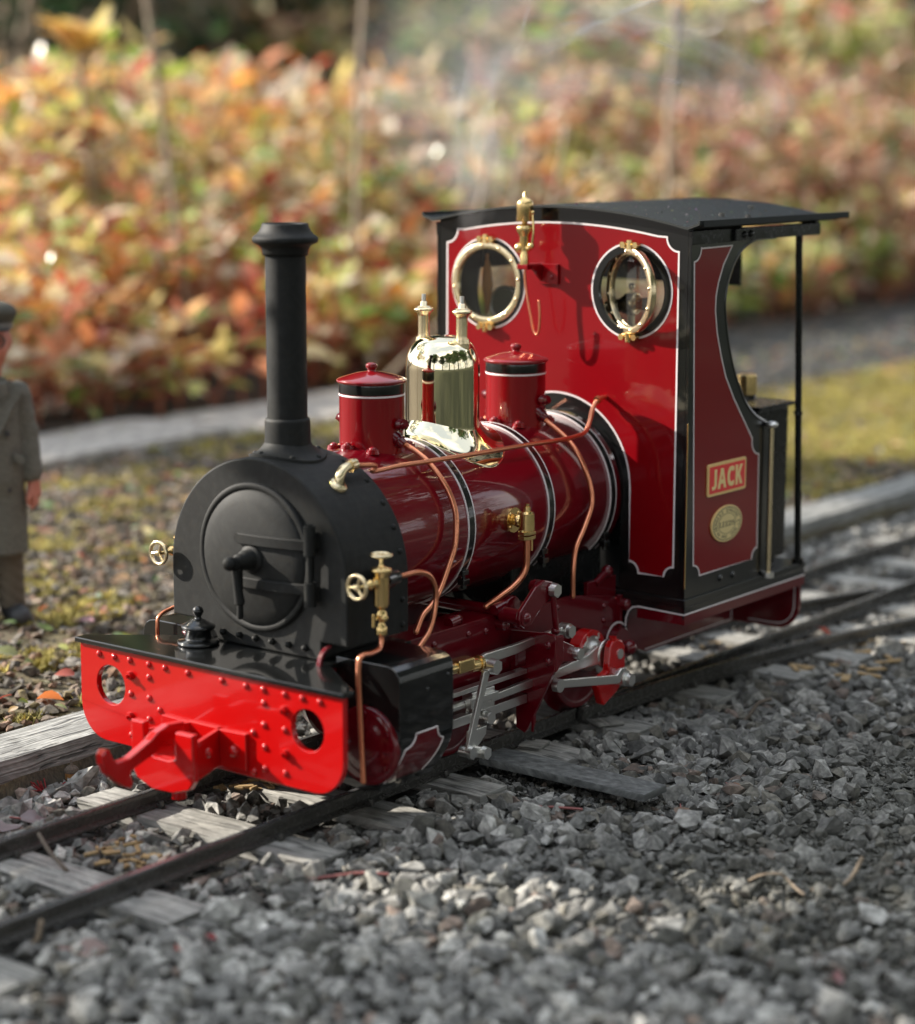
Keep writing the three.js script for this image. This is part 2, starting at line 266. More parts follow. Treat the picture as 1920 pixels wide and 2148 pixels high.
// sleepers
function timber(x0, x1, y0, y1, z0, z1, seed, along = 'z', rough = 0.5) {
  const r = rng(seed), L = along === 'z' ? z1 - z0 : x1 - x0, n = Math.max(6, Math.round(L / 6)), g = new THREE.BoxGeometry(x1 - x0, y1 - y0, z1 - z0, along === 'z' ? 8 : Math.min(n, 240), 4, along === 'z' ? n : 8).translate((x0 + x1) / 2, (y0 + y1) / 2, (z0 + z1) / 2), p = g.attributes.position, o = r() * 100;
  for (let i = 0; i < p.count; i++) {
    const x = p.getX(i), y = p.getY(i), z = p.getZ(i), k = along === 'z' ? [x / 5, y / 5, z / 60] : [x / 60, y / 5, z / 5];
    const ex = Math.min(x - x0, x1 - x), ey = Math.min(y - y0, y1 - y), ez = Math.min(z - z0, z1 - z), nearEdge = (ex < 0.01) + (ey < 0.01) + (ez < 0.01) >= 2 ? 1 : 0;
    const f = rough * (fbm(k[0] + o, k[1], k[2], 3) - 0.5 * nearEdge * (0.5 + fbm(k[0] * 2, k[1] + o, k[2] * 6, 2)));
    p.setXYZ(i, x + (ex < 0.01 ? (x < (x0 + x1) / 2 ? -f : f) : 0), y + (ey < 0.01 ? (y < (y0 + y1) / 2 ? -f : f) : 0), z + (ez < 0.01 ? (z < (z0 + z1) / 2 ? -f : f) : 0));
  }
  g.computeVertexNormals();
  const q = g.toNonIndexed(), uv = new Float32Array(q.attributes.position.count * 2), P = q.attributes.position, N = q.attributes.normal, s = 70;
  for (let i = 0; i < P.count; i++) { const a = along === 'z' ? P.getZ(i) : P.getX(i), e = along === 'z' ? P.getX(i) : P.getZ(i), top = Math.abs(N.getY(i)) > 0.6; uv[i * 2] = a / s * 0.6 + o; uv[i * 2 + 1] = ((top ? e : P.getY(i) + 40) + o * 13) / s; }
  q.setAttribute('uv', new THREE.BufferAttribute(uv, 2)); q.userData.keepUV = true; return q;
}
const track = thing('railway_track', 'narrow gauge model track on grey wooden sleepers running under the locomotive', 'railway track', [165, -16, 0]);
SLEEPERS.forEach((x, i) => { const e = x > 280 ? turnout(x) * 0.95 : 0, w = i === 4 ? 8.5 : 9.6; part('sleeper', timber(x - w, x + w, -17, -6.4, -57.5, 57.3 + e, 300 + i, 'z', 0.9), M.wood, track); });
function railGeo(pts, dy = 0) {       // flat-bottomed rail swept along a path of [x, z] at rail-top level 0
  const pr = [[-3, -6.3], [-3, -5.5], [-0.7, -4.7], [-0.7, -2.1], [-1.35, -1.7], [-1.35, -0.35], [-0.95, 0], [0.95, 0], [1.35, -0.35], [1.35, -1.7], [0.7, -2.1], [0.7, -4.7], [3, -5.5], [3, -6.3]];
  const pos = [], idx = [], n = pr.length;
  pts.forEach(([x, z], i) => { const a = pts[Math.max(i - 1, 0)], b = pts[Math.min(i + 1, pts.length - 1)], l = Math.hypot(b[0] - a[0], b[1] - a[1]), nx = -(b[1] - a[1]) / l, nz = (b[0] - a[0]) / l; for (const [o, y] of pr) pos.push(x + nx * o, y + dy, z + nz * o); });
  for (let i = 0; i + 1 < pts.length; i++) for (let k = 0; k < n; k++) { const a = i * n + k, b = i * n + (k + 1) % n; idx.push(a, b, a + n, b, b + n, a + n); }
  for (let k = 1; k + 1 < n; k++) { idx.push(0, k + 1, k); const e = (pts.length - 1) * n; idx.push(e, e + k, e + k + 1); }
  const g = new THREE.BufferGeometry(); g.setAttribute('position', new THREE.Float32BufferAttribute(pos, 3)); g.setIndex(idx);
  const q = g.toNonIndexed(); q.computeVertexNormals(); return q;
}
function rail(pts, dy, label) { const m = part('rail', railGeo(pts, dy), M.rail, track, label), p = [], ix = []; pts.forEach(([x, z]) => p.push(x, (dy || 0) + 0.06, z - 0.9, x, (dy || 0) + 0.06, z + 0.9)); for (let i = 0; i + 1 < pts.length; i++) ix.push(i * 2, i * 2 + 1, i * 2 + 2, i * 2 + 1, i * 2 + 3, i * 2 + 2); const g = new THREE.BufferGeometry(); g.setAttribute('position', new THREE.Float32BufferAttribute(p, 3)); g.setIndex(ix); g.computeVertexNormals(); part('running_surface', g, M.railTop, m); }
const run = (a, b, f, n = 30) => Array.from({ length: n + 1 }, (_, i) => { const x = a + (b - a) * i / n; return [x, f(x)]; });
rail(run(-330, 185, () => RAILZ, 4));
rail(run(189, 780, () => RAILZ, 4), 0, 'straight rail of the turnout beyond the cab');
rail(run(-330, 780, () => -RAILZ, 4));
rail(run(186, 640, (x) => RAILZ + 2.85 + turnout(x)), -0.08, 'curving outer rail of the turnout');
rail(run(252, 478, (x) => -RAILZ + turnout(x)), 0, 'curving inner rail of the turnout up to the crossing');
rail(run(506, 640, (x) => -RAILZ + turnout(x)), 0, 'inner rail of the turnout beyond the crossing');
{
  const g = mergeGeometries([new THREE.BoxGeometry(2.2, 1.4, 2.6).toNonIndexed(), new THREE.CylinderGeometry(0.9, 1.1, 1.6, 8).toNonIndexed().translate(0, 0.8, 0.6)]);
  const at = []; SLEEPERS.forEach((x) => { for (const z of [-RAILZ, RAILZ]) for (const s of [-1, 1]) at.push([x + s * 1.5, -5.2, z + s * 3.9]); if (x > 240) for (const s of [-1, 1]) at.push([x + s * 1.5, -5.2, RAILZ + 2.85 + turnout(x) + s * 3.9]); });
  pieces('rail_spike', g, M.rail, track, at);
}
// slate strip, baulk and plank
const slate = part('slate_strip', timber(114, 129.5, -6.2, -3.2, 33.5, 109, 41, 'z', 0.5), M.slate, scene);
tag(slate, 'long thin dark slate strip lying across the gravel beside the slide bars', 'slate strip');
const chips = [[140.5, 152, -6.2, -4.6, 31.5, 41, 0.25, 'small grey wood chip against the rail above the slate strip', 43], [185, 197, -6.2, -4.9, 35.5, 46, -0.5, 'curled grey wood chip on the sleeper below the crank', 47]];
for (const [x0, x1, y0, y1, z0, z1, ry, lb, sd] of chips) { const cx = (x0 + x1) / 2, cz = (z0 + z1) / 2, o = thing('wood_chip', lb, 'wood chip', [cx, y0, cz]); part('chip', timber(x0, x1, y0, y1, z0, z1, sd, 'z', 0.7), M.wood, o); o.rotation.y = ry; }
const baulk = part('timber_baulk', timber(-420, 1500, -22, 6, -111.5, -83, 51, 'x', 0.8), M.baulkWood, scene);
tag(baulk, 'long weathered grey timber baulk beside the far rail', 'timber edging');
[[250, 640, -700, -596, 9, 52, 'pale flat edging slab at the far left behind the small figure'], [646, 905, -712, -604, 7, 53, 'pale edging slab at the foot of the shrubs just left of the chimney'], [930, 1180, -735, -640, 4, 54, 'broken sunken edging slab at the foot of the shrubs behind the chimney']].forEach(([x0, x1, z0, z1, top, sd, lb]) => { const o = thing('edging_slab', lb, 'edging', [(x0 + x1) / 2, -16, (z0 + z1) / 2], 'edging slabs at the foot of the shrubs'); part('slab', timber(x0, x1, -16, top, z0, z1, sd, 'x', 3), M.plankWood, o); o.rotation.set(0.02 * Math.sin(sd * 3), 0.03 * Math.sin(sd * 5), 0.012 * Math.sin(sd)); });

// mossy gravel path behind the baulk
{
  const r = rng(5), path = new THREE.Group(); path.name = 'gravel_path'; path.base = V(0, 0, 0); path.userData.kind = 'structure'; scene.add(path);
  const st = [], ms = [], big = [];
  const cols = [[0.23, 0.20, 0.17], [0.36, 0.27, 0.21], [0.44, 0.40, 0.36], [0.17, 0.145, 0.115], [0.40, 0.24, 0.16], [0.27, 0.21, 0.10]];
  const mossAt = (x, z) => fbm(x / 75, 11, z / 60, 3) + 0.32 * fbm(x / 17, 3, z / 17, 2) + (0.42 * smooth(420, 900, x) * smooth(-90, -200, z) - 0.9 * smooth(700, 1100, x) * smooth(-400, -470, z));
  for (let i = 0; i < 60000; i++) {
    const x = -60 + 2300 * r(), z = -700 + 587 * r(), d = 3 + 7.5 * Math.pow(r(), 2.2) + 4 * smooth(-420, -600, z) * r(); if (!inView(x, 3, z, 0.2)) continue;
    const grey = smooth(800, 1150, x) * smooth(-380, -470, z), c = cols[Math.floor(r() * 6)].map((v) => lerp(v, 0.17, grey)), k = 0.5 + 0.62 * r(), s = { p: [x, bedY(x, z) + d * 0.15, z], q: anyTurn(r), s: [d, d * 0.7, d], c: c.map((v) => v * k) };
    const mossy = mossAt(x, z);
    if (mossy > 0.3 && r() < 0.85) continue; (d > 8.6 && big.length < 260 ? big : st).push(s);
  }
  for (let i = 0; i < 120000; i++) {
    const x = -60 + 2000 * r(), z = -608 + 490 * r(); if (!inView(x, 3, z, 0.12)) continue;
    const mossy = mossAt(x, z) + 0.14 * r(); if (mossy < 0.19) continue;
    const k = 0.6 + 0.8 * r(), d = 3.5 + 5 * r(), y = r(); ms.push({ p: [x, bedY(x, z) - 0.3, z], q: new THREE.Quaternion().setFromEuler(new THREE.Euler(0, r() * 6.28, 0)), s: [d, d * (0.5 + 0.6 * r()), d], c: [lerp(0.17, 0.50, y) * k, lerp(0.15, 0.42, y) * k, lerp(0.03, 0.13, y) * k] });
  }
  const shared = rocks.map((g) => finish(g, M.stone, V(0, 0, 0))), tones = cols.map((c) => { const m = M.stone.clone(); m.color.setRGB(...c); m.name = 'path_stone_tone'; return m; });
  big.forEach((s, i) => { const m = new THREE.Mesh(shared[i % 7], tones[i % 6]); m.name = 'stone'; m.position.set(...s.p.map((v) => v * MM)); m.quaternion.copy(s.q); m.scale.set(...s.s); m.castShadow = m.receiveShadow = true; path.add(m); });
  spread('pea_gravel', rocks, M.stone, st, path);
  const blades = []; const rr = rng(9);
  for (let i = 0; i < 16; i++) { const a = rr() * 6.28, t = 0.35 + 0.75 * rr(), q = new THREE.BufferGeometry(), c = Math.cos(a), s = Math.sin(a), w = 0.09; q.setAttribute('position', new THREE.Float32BufferAttribute([-s * w, 0, c * w, s * w, 0, -c * w, c * t * 0.7, 0.35 + 0.5 * rr(), s * t * 0.7], 3)); q.computeVertexNormals(); blades.push(q); }
  spread('moss', [mergeGeometries(blades)], M.moss, ms, path);
}
// ---------------------------------------------------------------- the locomotive (x runs back from the buffer beam, y up from the rail, z towards the viewer)
const L = thing('steam_locomotive', 'glossy dark red model steam locomotive with black smokebox and tall chimney', 'locomotive', [165, 0, 0]);
const both = (f) => [1, -1].map(f);

// buffer beam and front coupling
const beamPts = [[-63.4, 49.6], [-63.4, 27.5], ...arc(-50.4, 27.6, 13, 180, 270, 12), ...arc(50.4, 27.6, 13, 270, 360, 12), [63.4, 49.6]];
const beam = part('buffer_beam', ext(holed(beamPts, circle(-47.6, 35.9, 7.3), circle(47.6, 35.9, 7.3)), 'x', 0, 2.4, 0.3), M.beamRed, L);
{
  const sp = []; for (const z of [53.3, 45.4, 37.4, 27.7, 19.6, 8.3]) sp.push([0, 46.8, z], [0, 46.8, -z]);
  for (const s of [1, -1]) sp.push([0, 42, 27.8 * s], [0, 34.4, 27.8 * s], [0, 26.6, 28 * s], [0, 18.9, 28 * s], [0, 34.3, 37.3 * s], [0, 19.1, 37.4 * s], [0, 30.8, 22.6 * s], [0, 16.9, 22.9 * s]);
  pieces('rivet', mergeGeometries([rivet([0, 0, 0], [-1, 0, 0], 1.25).toNonIndexed(), cyl([0, 0, 0], [-0.3, 0, 0], 1.35, 1.35, 16).toNonIndexed()]), M.beamRed, beam, sp);
  const hx = []; for (const s of [1, -1]) hx.push([0, 41.2, 37.2 * s], [0, 26, 37.6 * s]);
  pieces('hex_bolt', mergeGeometries([hex([0, 0, 0], [-1, 0, 0], 1.7, 1.5).toNonIndexed(), cyl([0, 0, 0], [-2.8, 0, 0], 0.8, 0.7, 12).toNonIndexed()]), M.beamRed, beam, hx);
}
const coup = part('coupling_pocket', [
  ...both((s) => ext([[7 * s, 16.2], [20.4 * s, 17], [20.4 * s, 30], [7 * s, 29.6]].map((p) => p), 'x', -1.6, 0, 0.25)),
  box(-1.6, 0, 16.3, 30, -7.2, 7.2, 0.2),
  ...both((s) => ext([[-1.6, 6.2 * s], [-1.6, 8 * s], [-19.5, 14.4 * s], [-19.5, 12.6 * s]], 'y', 16.4, 29.6, 0.2)),
  ext([[-14.8, 33.8], [-8.6, 33.8], [-8.4, 24], [-4, 22.4], [3, 22.2], [6.4, 23.4], [6.6, 32.8], [14.8, 33], [14.8, 16.6], [12.6, 13.4], [5, 11], [-5, 10.6], [-12.4, 13.4], [-14.8, 17]], 'x', -21.6, -18.6, 0.5),
  ext([[-1.6, 6.6], [-19, 12.8], [-19, -12.8], [-1.6, -6.6]], 'y', 17.2, 18.6), ext([[-1.6, 6.6], [-19, 12.8], [-19, -12.8], [-1.6, -6.6]], 'y', 21.2, 22.6),
], M.beamRed, L);
pieces('hex_bolt', mergeGeometries([cyl([0, 0, 0], [-0.5, 0, 0], 2.6).toNonIndexed(), rivet([-0.4, 0, 0], [-1, 0, 0], 2.1).toNonIndexed()]), M.beamRed, coup, [[-1.5, 23.2, 15], [-1.5, 23.2, -15]]);
part('side_bolt', both((s) => rivet([-10.5, 24, 11.1 * s], [-0.34, 0, 0.94 * s], 1.9)), M.beamRed, coup);
part('king_pin', [cyl([-13.6, 6.6, 0], [-13.6, 31, 0], 1.7), cyl([-13.6, 6.4, 0], [-13.6, 10.6, 0], 2.6)], M.beamRed, coup);
part('hook', [
  ext([[-12, 33.6], [-19.5, 34.2], [-25, 32.6], [-28, 30.6], [-38, 26.6], [-43.4, 26.4], [-45.4, 28.4], [-47, 31.9], [-48.6, 32.2], [-50.2, 30.6], [-50, 27.4], [-48, 23.6], [-44.4, 20.2], [-40.4, 17.2], [-37.6, 16], [-36.6, 17.6], [-37.4, 20], [-37.4, 21.8], [-35.8, 22.6], [-26, 25.6], [-20, 28.6], [-12, 28.6]], 'z', -1.8, 1.8, 0.6),
], M.beamRed, coup);

// running plate over the beam, mechanical bits standing on it
const deck = part('running_plate', [ext([[-1.4, -64.6], [-1.4, 64.6], [4, 64.6], [25, 35.8], [70, 35.8], [70, -35.8], [25, -35.8], [4, -64.6]], 'y', 49.8, 51.6, 0.3)], M.gloss, L);
const lub = part('lubricator', [lathe([[0, 0], [7.4, 0], [7.6, 0.7], [7.2, 1.5], [5, 1.8], [4.7, 2.6], [4.7, 5.4], [5.9, 5.7], [6.2, 6.4], [5.9, 7.1], [4.6, 7.7], [3.2, 8.5], [2.7, 9], [1.3, 9.4], [1.1, 10.2], [1.6, 10.9], [2.1, 12], [1.7, 13.2], [0.8, 13.9], [0, 14]], [19, 51.6, -21.6])], M.gloss, L);
part('lubricator_pipe', tube([[19, 54, -26], [20, 54.5, -30], [23, 51.8, -31]], 0.7, 20, 8), M.frameRed, L);

// smokebox
const sbArch = (r) => [[-r, 58.3], [-30.4, 58.3], [-30.4, 51.7], [30.4, 51.7], [30.4, 58.3], [r, 58.3], ...arc(0, 78, r, 0, 180, 48)];
const sb = part('smokebox', ext(sbArch(42.3), 'x', 27, 60.5, 0.7), M.smokeboxBlack, L);
{
  const pos = []; for (let i = 0; i < 7; i++) pos.push([27, 55.4, -24.5 + 7.9 * i]);
  pieces('bolt', mergeGeometries([hex([0, 0, 0], [-1, 0, 0], 1.35, 1.2).toNonIndexed(), rivet([-1.1, 0, 0], [-1, 0, 0], 0.9).toNonIndexed()]), M.smokeboxBlack, sb, pos);
  for (const a of [84, 68, 52, 38, 25, 13, 167, 155, 142, 128, 112, 96]) { const c = Math.cos(a * Math.PI / 180), s = Math.sin(a * Math.PI / 180); part('rivet', rivet([57, 78 + 42.2 * s, 42.2 * c], [0, s, c], 1.2), M.smokeboxBlack, sb); }
  for (const s of [1, -1]) for (const y of [79.4, 70.2, 61]) part('rivet', rivet([57, y, 42.2 * s], [0, 0, s], 1.2), M.smokeboxBlack, sb);
}
const door = part('smokebox_door', [lathe([[26.9, -0.2], [26.9, 1.1], [26.2, 1.7], [25, 1.8], [24.5, 1.2], [24.1, 1.3], [23.6, 2.2], [20, 3.4], [14, 4.5], [7, 5.1], [0, 5.2]], [27, 85, 0], [-1, 0, 0], 64)], M.smokeboxBlack, L);
const doorX = (z, y) => 27 - 5.2 + 4.0 * Math.pow(Math.hypot(z, y - 85) / 26.9, 2.2);
const strap = (y, h) => mergeGeometries([ext([...Array.from({ length: 15 }, (_, i) => { const z = lerp(-3, 27, i / 14); return [doorX(z, y) - 1.5, z]; }), ...Array.from({ length: 15 }, (_, i) => { const z = lerp(27, -3, i / 14); return [doorX(z, y) + 1.2, z]; })], 'y', y - h, y + h, 0.35).toNonIndexed(), cyl([doorX(-3, y) - 1.4, y, -3], [doorX(-3, y) + 1, y, -3], h, h, 20).toNonIndexed()]);
part('hinge_strap', strap(92.4, 1.95), M.smokeboxBlack, door);
part('hinge_strap', strap(76.8, 1.9), M.smokeboxBlack, door);
part('hinge_post', [cyl([23.6, 89.6, 28.3], [23.6, 100, 28.3], 2.1), cyl([23.6, 71.6, 28.3], [23.6, 80, 28.3], 2.1), cyl([23.6, 71.6, 28.3], [23.6, 100.6, 28.3], 1.1), box(23.6, 28, 91.5, 97.5, 27, 29.6, 0.3), box(23.6, 28, 73, 78.5, 27, 29.6, 0.3)], M.smokeboxBlack, door);
const dart = part('door_dart', [lathe([[5.2, 0], [5.2, 0.8], [4.3, 1.5], [3.6, 1.6], [3.5, 4.2], [2.9, 4.6], [2.7, 7.2], [2.1, 7.5], [1.8, 9.6], [2.3, 10.4], [2.5, 11.8], [2, 13], [1, 13.6], [0, 13.7]], [22.2, 85.4, 2.4], [-1, 0, 0])], M.smokeboxBlack, door);
part('dart_handle', [cyl([13.2, 84, 2.4], [14.4, 71, 3.6], 1.25, 1.85, 16), ball([13.2, 84.6, 2.4], 2.1), ball([14.4, 71, 3.6], 1.7, 1, 0.6, 1)], M.smokeboxBlack, dart);
part('dart_handle', [cyl([17.4, 84.6, 1.2], [18.6, 64.8, -0.4], 0.9, 1.2, 16), ball([18.6, 64.8, -0.4], 1.1)], M.smokeboxBlack, dart);
part('exhaust_cover', [ext([...arc(27.4, 51.6, 6.6, 180, 96, 14), ...arc(27.4, 51.6, 5.4, 96, 180, 14)], 'z', 33.2, 35.2, 0.25)], M.frameRed, L);

// chimney: base saddle, barrel, cap
const surf = (f, nu, nv) => { const p = [], ix = []; for (let j = 0; j <= nv; j++) for (let i = 0; i <= nu; i++) p.push(...f(i / nu, j / nv)); for (let j = 0; j < nv; j++) for (let i = 0; i < nu; i++) { const a = j * (nu + 1) + i; ix.push(a, a + nu + 1, a + 1, a + 1, a + nu + 1, a + nu + 2); } const g = new THREE.BufferGeometry(); g.setAttribute('position', new THREE.Float32BufferAttribute(p, 3)); g.setIndex(ix); g.computeVertexNormals(); return g; };
const saddle = (cx, cyy, R, r0, r1, rise, pw, lift, ez = 1) => surf((u, v) => { const a = -u * 2 * Math.PI, r = lerp(r0, r1, Math.min(v / 0.92, 1)), x = r * Math.cos(a), z = r * Math.sin(a) * lerp(1, ez, v), top = cyy + Math.sqrt(Math.max(R * R - z * z, 0.1)), y0 = top + lift + rise * Math.pow(1 - Math.min(v / 0.92, 1), pw); return [cx + x, v > 0.95 ? top - 0.3 : y0, z]; }, 64, 26);
const chim = part('chimney', [lathe([[7.2, 119], [7.2, 190.4]], [44.2, 0, 0]), lathe([[8.35, 123.6], [8.2, 126], [8.15, 131.8], [7.9, 132.8], [7.2, 133.1]], [44.2, 0, 0])], M.smokeboxBlack, L);
const csad = part('chimney_saddle', saddle(44.2, 78, 42.3, 8.4, 13.9, 3.2, 2.6, 1), M.smokeboxBlack, chim);
for (const a of [20, 75, 130, 190, 245, 300, 340]) { const x = 12.2 * Math.cos(a * Math.PI / 180), z = 12.2 * Math.sin(a * Math.PI / 180); part('rivet', rivet([44.2 + x, 78 + Math.sqrt(42.3 ** 2 - z * z) + 1, z], [0, 1, z / 45], 1.1), M.smokeboxBlack, chim); }
part('chimney_cap', lathe([[6.4, 190.6], [7.9, 190.6], [8.1, 192], [8.5, 193.2], [9.4, 194.2], [11, 194.9], [11.6, 195.5], [11.65, 196.6], [11.2, 197.3], [10.2, 197.9], [9.2, 199], [8.4, 200.5], [8.2, 201.4], [7.9, 201.8], [7, 201.8], [6.6, 201.2], [6.2, 196], [6.2, 190.6]], [44.2, 0, 0], [0, 1, 0], 64), M.smokeboxBlack, chim);

// boiler, lagging bands
const BY = 86, BR = 32;
const boiler = part('boiler', lathe([[0, 60], [BR - 0.3, 60], [BR, 60.3], [BR, 214], [0, 214]], [0, BY, 0], [1, 0, 0], 96), M.maroon, L);
const at = (x, deg, r = BR) => [x, BY + r * Math.sin(deg * Math.PI / 180), r * Math.cos(deg * Math.PI / 180)];
for (const x of [62.4, 111, 163, 207]) {
  const b = part('boiler_band', lathe([[BR - 0.1, -1.7], [BR + 0.3, -1.7], [BR + 0.35, -1.6], [BR + 0.35, 1.6], [BR + 0.3, 1.7], [BR - 0.1, 1.7]], [x, BY, 0], [1, 0, 0], 96), M.gloss, boiler);
  for (const s of [-1, 1]) part('band_lining', lathe([[BR - 0.1, -0.3], [BR + 0.42, -0.3], [BR + 0.42, 0.3], [BR - 0.1, 0.3]], [x + s * 1.95, BY, 0], [1, 0, 0], 96), M.white, b);
  if (x > 70) { const p = at(x, -33, BR + 1.6); part('band_clamp', [box(x - 2, x + 2, p[1] - 3.4, p[1] - 1, p[2] - 1.6, p[2] + 1.6, 0.4), box(x - 2, x + 2, p[1] + 0.2, p[1] + 2.4, p[2] - 1.6, p[2] + 1.2, 0.4), cyl([x, p[1] - 5, p[2]], [x, p[1] + 3.4, p[2]], 0.7), hex([x, p[1] - 4.6, p[2]], [0, 1, 0], 1.4, 1.2)], M.gloss, b); }
}
// ash pan and firebox under the barrel, dark
part('firebox', [box(150, 214, 40, 74, -22, 22, 1)], M.satin, L);

// sand pots
function pot(x) {
  const p = part('sand_pot', lathe([[12.6, 113], [12.25, 121], [12.2, 141.4], [12.2, 142]], [x, 0, 0]), M.potRed, L);
  part('pot_band', lathe([[12.15, 137.6], [12.38, 137.7], [12.38, 141.2], [12.1, 141.3]], [x, 0, 0]), M.gloss, p);
  part('pot_lining', lathe([[12.15, 136.6], [12.36, 136.65], [12.36, 137.3], [12.15, 137.35]], [x, 0, 0]), M.white, p);
  const lid = part('pot_lid', lathe([[12.2, 141.2], [13, 141.5], [13.3, 142.1], [13.1, 142.6], [12.2, 143.05], [9.5, 143.9], [6, 144.9], [3, 145.4], [1.7, 145.6], [1.5, 146], [1.7, 146.4], [2.2, 147], [2.2, 147.9], [1.7, 148.5], [0.8, 148.8], [0, 148.8]], [x, 0, 0], [0, 1, 0], 56), M.potRed, p);
  for (const s of [1, -1]) {
    part('pot_bolt', [cyl([x, 126.6, 11.6 * s], [x, 126.6, 14.6 * s], 1.3), hex([x, 126.6, 13.2 * s], [0, 0, s], 2.3, 1.9), cyl([x, 126.6, 13.4 * s], [x, 126.6, 16.4 * s], 1.2), hex([x, 126.6, 15 * s], [0, 0.4, s], 1.9, 1.6)], M.frameRed, p);
    part('pot_elbow', [cyl([x, 122.4, 9.6 * s], [x + 0.6, 120, 13.2 * s], 2.5), hex([x + 0.2, 121.6, 11 * s], [0.1, -0.55, s], 3, 2), cyl([x + 0.4, 120.4, 12.6 * s], [x + 1, 119, 14.6 * s], 2.2, 1.8)], M.frameRed, p);
  }
  part('pot_foot', [[9, 8.5], [-9.5, 8.5], [9, -8.5], [-9.5, -8.5], [-12.4, 0]].map(([dx, dz]) => { const y = BY + Math.sqrt(BR * BR - dz * dz); return mergeGeometries([cyl([x + dx * 1.15, y - 0.4, dz * 1.12], [x + dx * 1.15, y + 1.2, dz * 1.12], 2.6, 2.2).toNonIndexed(), rivet([x + dx * 1.15, y + 1.1, dz * 1.12], [0, 1, 0], 1.5).toNonIndexed()]); }), M.potRed, p);
}
pot(91); pot(182.3);

// steam dome with two safety valves
const dome = part('steam_dome', [lathe([[14.9, 119.5], [14.6, 122], [14.5, 142.6], [14.35, 145.6], [13.8, 148.3], [12.8, 150.6], [11.3, 152.6], [9.2, 154.2], [6.6, 155.2], [3.4, 155.7], [0, 155.8]], [134, 0, 0], [0, 1, 0], 96), saddle(134, BY, BR, 14.6, 23.4, 5.4, 2.4, 0.35, 1.06)], M.domeBrass, L);
for (const s of [1, -1]) {
  const v = part('safety_valve', [lathe([[2.6, 152.6], [2.35, 154.6], [2.25, 156], [2.25, 162.5], [2.4, 163.2], [3.1, 164.1], [3.7, 164.5], [3.95, 165], [3.7, 165.6], [2.9, 165.8], [2.7, 166.3], [1.5, 166.5], [1.4, 168.2], [0, 168.2]], [134, 0.2, 9.4 * s]), hex([134, 153, 9.4 * s], [0, 1, 0], 3.4, 1.7), cyl([134, 151, 9.4 * s], [134, 153.2, 9.4 * s], 3.3)], M.paleBrass, dome);
  part('valve_stem', cyl([134, 168, 9.4 * s], [134, 171.2, 9.4 * s], 0.85), M.steel, v);
}
// clack valve on the boiler side, and its pipe
for (const s of [1, -1]) {
  const k = part('clack_valve', [cyl([136.5, 86.2, 31.6 * s], [136.5, 86.2, 33.3 * s], 4.9), ball([136.4, 86.2, 35.4 * s], 2.6), cyl([136.4, 86.2, 33 * s], [136, 86.2, 39 * s], 1.9),
    ...[0, 1, 2, 3].map((i) => rivet([136.5 + 3.6 * Math.cos(i * 1.57 + 0.78), 86.2 + 3.6 * Math.sin(i * 1.57 + 0.78), 33.2 * s], [0, 0, s], 0.75)),
    hex([136, 83.2, 39.6 * s], [0, 1, 0], 3.4, 6.4), cyl([136, 89.4, 39.6 * s], [136, 90.4, 39.6 * s], 2.7, 2.2), hex([136, 90.2, 39.6 * s], [0, 1, 0], 1.6, 2), cyl([136, 92, 39.6 * s], [136, 93.4, 39.6 * s], 0.8, 0.9),
    cyl([136, 81.6, 39.6 * s], [136, 83.4, 39.6 * s], 2.6), ...[82.2, 80.4].map((y) => ext([[132.2, 39.6 * s - 1.3], [134, 39.6 * s - 2.7], [138, 39.6 * s - 2.7], [139.8, 39.6 * s - 1.3], [139.8, 39.6 * s + 1.3], [138, 39.6 * s + 2.7], [134, 39.6 * s + 2.7], [132.2, 39.6 * s + 1.3]], 'y', y - 0.8, y + 0.6, 0.2)),
    hex([133, 82.6, 39.6 * s], [0, 1, 0], 0.9, 0.9), hex([139, 82.6, 39.6 * s], [0, 1, 0], 0.9, 0.9), cyl([139, 74.6, 39.6 * s], [139, 80, 39.6 * s], 0.65)], M.brass, L);
  part('clack_pipe', tube([[136, 80, 39.6 * s], [136, 74, 39.6 * s], [135.8, 68.4, 39.4 * s], [134, 64.5, 38.4 * s], [130.6, 61, 36.6 * s], [127, 58, 34 * s], [123, 54, 30 * s]], 1.35, 60), M.copper, k);
}
// copper pipe runs
for (const s of [1, -1]) {
  part('sand_pipe', tube([[91.6, 119.6, 13 * s], [94.6, 118.1, 14.4 * s], [96.1, 113, 22.6 * s], [97.7, 104, 30.2 * s], [98.3, 95.7, 33.8 * s], [97.3, 89.3, 35.2 * s], [96, 82.6, 35.6 * s], [92, 74.6, 35.4 * s], [87, 66.6, 35.2 * s], [83, 62.6, 35 * s], [78, 59.2, 34.6 * s], [74, 54, 34.8 * s]], 1.1, 120), M.copper, L);
  part('sand_pipe', tube([[182.6, 119.4, 13 * s], [184, 117.7, 14.8 * s], [185, 109.9, 25.7 * s], [185.5, 101.7, 31.5 * s], [186.8, 92.2, 34.6 * s], [186.4, 85.6, 35.4 * s], [181.4, 77, 35.4 * s], [175.6, 69.3, 35.4 * s], [173.6, 60.8, 35.6 * s], [173.4, 50, 35.6 * s]], 1.1, 120), M.copper, L);
}
const fit = part('pipe_elbow', [lathe([[3.4, -0.6], [3.5, 0.8], [2.6, 1.2], [1.9, 1.6]], [41.6, 111.4, 25.8], [0, 0.8, 0.55]), tube([[41.6, 111.8, 26], [42.2, 114.6, 26.2], [44.6, 116.7, 25.8], [50, 117.6, 25]], 1.75, 30), hex([48.4, 117.4, 25.3], [1, 0.12, -0.12], 2.5, 1.8), cyl([50, 117.6, 25.1], [51.6, 117.6, 24.9], 2.2)], M.paleBrass, L);
